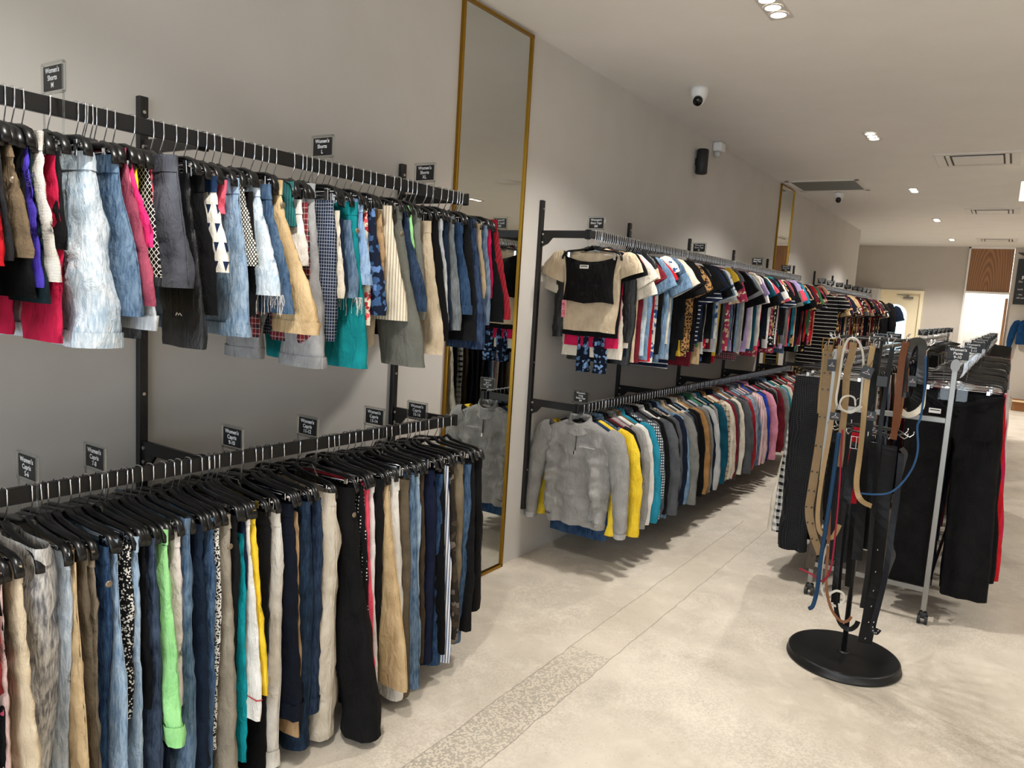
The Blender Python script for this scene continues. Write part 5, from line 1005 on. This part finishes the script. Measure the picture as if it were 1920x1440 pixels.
# ------------------------------------------------------------------ belt stand
BX, BY = 1.872, 3.66
t = empty('belt_stand', (BX, BY, 0)); tag(t, 'black two-tier round belt stand on a heavy disc base', 'belt stand')
MB().lathe(0, 0, [(0, 0), (.243, 0), (.247, .004), (.247, .010), (.241, .013), (.241, .034), (.236, .040), (.228, .042), (0, .042)], 72).build('disc_base', M_black, t, True)
MB().lathe(0, 0, [(0, .041), (.028, .041), (.028, .046), (.014, .048), (0, .048)], 24).build('socket', M_black, t, True)
MB().tube([(0, 0, .045), (0, 0, 1.50)], .0115, 16).build('pole', M_black, t, True)
def ring(z, r, nh, nm):
    q = empty(nm, (0, 0, z)); q.parent = t
    MB().tube([(r*math.cos(2*PI*k/48), r*math.sin(2*PI*k/48), 0) for k in range(48)], .0045, 8, closed=True).build('hoop', M_black, q, True)
    for k in range(4):
        a = PI/4+k*PI/2; MB().tube([(0, 0, .0), (r*math.cos(a), r*math.sin(a), 0)], .004, 6).build('spoke', M_black, q, True)
    for k in range(nh):
        a = 2*PI*k/nh+.1; c_, s_ = math.cos(a), math.sin(a)
        MB().tube([(r*c_, r*s_, 0), ((r+.03)*c_, (r+.03)*s_, -.012), ((r+.042)*c_, (r+.042)*s_, .0), ((r+.044)*c_, (r+.044)*s_, .014)], .0025, 6).build('peg_hook', M_chrome, q, True)
ring(1.495, .165, 18, 'upper_ring'); ring(1.09, .13, 12, 'lower_ring')
BC = {'btan': ('8a7355', .55, 0), 'bbeige': ('a08560', .5, 0), 'bwhite': ('c9c4b8', .45, 0), 'bgold': ('a08660', .45, .3), 'bblack': ('0e0e0f', .42, 0), 'bbrownred': ('6b4028', .5, 0), 'bbrown': ('8a5c36', .5, 0), 'bmesh': ('444342', .35, .6), 'bcream': ('e2d8c4', .5, 0),
      'bblue': ('2a5078', .5, 0), 'bquilt': ('101011', .5, 0), 'bnavy': ('181a20', .4, 0), 'bgrey': ('3e3c3b', .5, 0), 'bred': ('cf1f30', .6, 0), 'bdred': ('8e2034', .5, 0), 'bbraid': ('1b3a58', .6, 0), 'bfuzz': ('0e0e0f', .95, 0), 'borange': ('80543a', .5, 0), 'bolive': ('4c443a', .6, 0)}
BM = {k: simple('belt_'+k[1:], v[0], v[1], v[2], .18) for k, v in BC.items()}
def smooth_path(P, n=4):
    P = [Vector(p) for p in P]; out = []
    for i in range(len(P)-1):
        p0 = P[max(0, i-1)]; p1 = P[i]; p2 = P[i+1]; p3 = P[min(len(P)-1, i+2)]
        for k in range(n):
            t_ = k/n; out.append(.5*((2*p1)+(p2-p0)*t_+(2*p0-5*p1+4*p2-p3)*t_*t_+(3*p1-p0-3*p2+p3)*t_**3))
    out.append(P[-1]); return out
def ribbon(P, w, th):
    """strap lying in the XZ plane: width across the path, thickness along y"""
    V = []; F = []; n = len(P)
    for i, p in enumerate(P):
        a = P[max(0, i-1)]; b = P[min(n-1, i+1)]; d = Vector((b.x-a.x, 0, b.z-a.z)); d = d.normalized() if d.length > 1e-6 else Vector((0, 0, -1)); q = Vector((-d.z, 0, d.x))
        tw = .35*math.sin(i*.35); q2 = (q+Vector((0, tw, 0))).normalized(); nn = q2.cross(d).normalized()
        for sx_, sy_ in ((-1, -1), (1, -1), (1, 1), (-1, 1)): V.append(p+q2*(sx_*w/2)+nn*(sy_*th/2))
        if i:
            for k in range(4): F.append(((i-1)*4+k, (i-1)*4+(k+1) % 4, i*4+(k+1) % 4, i*4+k))
    F.append((3, 2, 1, 0)); F.append(tuple((n-1)*4+k for k in range(4))); return V, F
for lab, mk, w, pts, op in BELTS:
    P_ = smooth_path(pts)
    if 'cord' in op: o = MB().tube(P_, w/2, 8).build('belt', BM[mk], None, True)
    else: V, F = ribbon(P_, w, .0028); o = obj('belt', V, F, BM[mk], None, False)
    tag(o, lab if wc(lab) <= 16 else lab[:80], 'belt', 'belts on the belt stand')
    p0 = P_[0]
    if 'holes' in op:
        st = 3 if 'btan' == mk else 2; rng = range(2, len(P_)-1, st) if mk == 'btan' else range(len(P_)-12 if len(P_) > 14 else 2, len(P_)-1, 2)
        for i in rng:
            for sx_ in ((-.3, .3) if mk == 'btan' else (0,)):
                p = P_[i]; MB().tube([(p.x+sx_*w, p.y-.012, p.z), (p.x+sx_*w, p.y+.004, p.z)], .0032 if mk == 'btan' else .0022, 8).build('eyelet', simple('eyelet_'+mk, '2a2018' if mk != 'bquilt' and mk != 'bnavy' else 'b0aca4', .4) if 'eyelet_'+mk not in bpy.data.materials else bpy.data.materials['eyelet_'+mk], o)
    if 'buckle' in op:
        ww = w*.62; hh = .026
        MB().tube([(p0.x-ww, p0.y-.006, p0.z+hh), (p0.x+ww, p0.y-.006, p0.z+hh), (p0.x+ww, p0.y-.006, p0.z-hh), (p0.x-ww, p0.y-.006, p0.z-hh)], .0032, 8, closed=True).tube([(p0.x, p0.y-.01, p0.z+hh), (p0.x, p0.y-.01, p0.z-hh)], .002, 6).build('buckle', M_gold if mk == 'btan' else M_chrome, o)
    # the belt's end clip under the ring
    if p0.z > 1.2 and 'loop' not in lab: MB().tube([(p0.x, p0.y, p0.z-.006), (p0.x, p0.y+.004, p0.z+.02), (p0.x+.006, p0.y+.02, p0.z+.03)], .0018, 6).build('hanging_clip', M_chrome, o)
TG = [(1.725, 3.43, 1.375, .035, .052, .0, 'small black hanger-shaped tag beside the white cord loop'), (1.868, 3.41, 1.36, .046, .05, .25, 'large black tag with a white hanger mark at the stand centre'), (1.93, 3.40, 1.33, .04, .042, 0, 'plain black tag pair right of the large hanger-mark tag'), (1.90, 3.42, 1.18, .04, .04, 0, 'black tag hanging low in the middle of the belts'), (1.765, 3.41, 1.16, .042, .034, 0, 'black tag under the white cord coil'), (2.035, 3.45, 1.34, .032, .044, 0, 'black tag at the right end beside the cream belt')]
for x, y, z, a, b, r, lab in TG:
    q = empty('belt_tag', (x, y, z)); q.rotation_euler = (0, r, 0); tag(q, lab, 'tag', 'black tags hanging on the belt stand')
    MB().bbox(-a/2, a/2, -.001, .001, -b/2, b/2, .0006, 1).tube([(0, 0, b/2), (.004, .01, b/2+.03)], .0012, 5).build('card', M_card, q)
    if 'plain' not in lab:
        s = a*.34; MB().tube([(-s, -.0018, -s*.35), (0, -.0018, s*.25), (s, -.0018, -s*.35)], .0008, 4, closed=True).tube([(0, -.0018, s*.25), (0, -.0018, s*.55), (s*.25, -.0018, s*.8), (0, -.0018, s)], .0008, 4).build('hanger_mark', M_ink, q)
        MB().tube([(0, -.0015, -s*.3), (0, -.0022, -s*.3)], .002, 8).build('red_dot', BM['bred'], q)
# blue sweater on the far wall
o = top('sweater', (2.60, 16.93, 1.78), 0, fab('bluesweater'), 'long', .48, .21, .06, 9); tag(o, 'deep blue sweater pinned to the far wall below the poster', 'sweater')
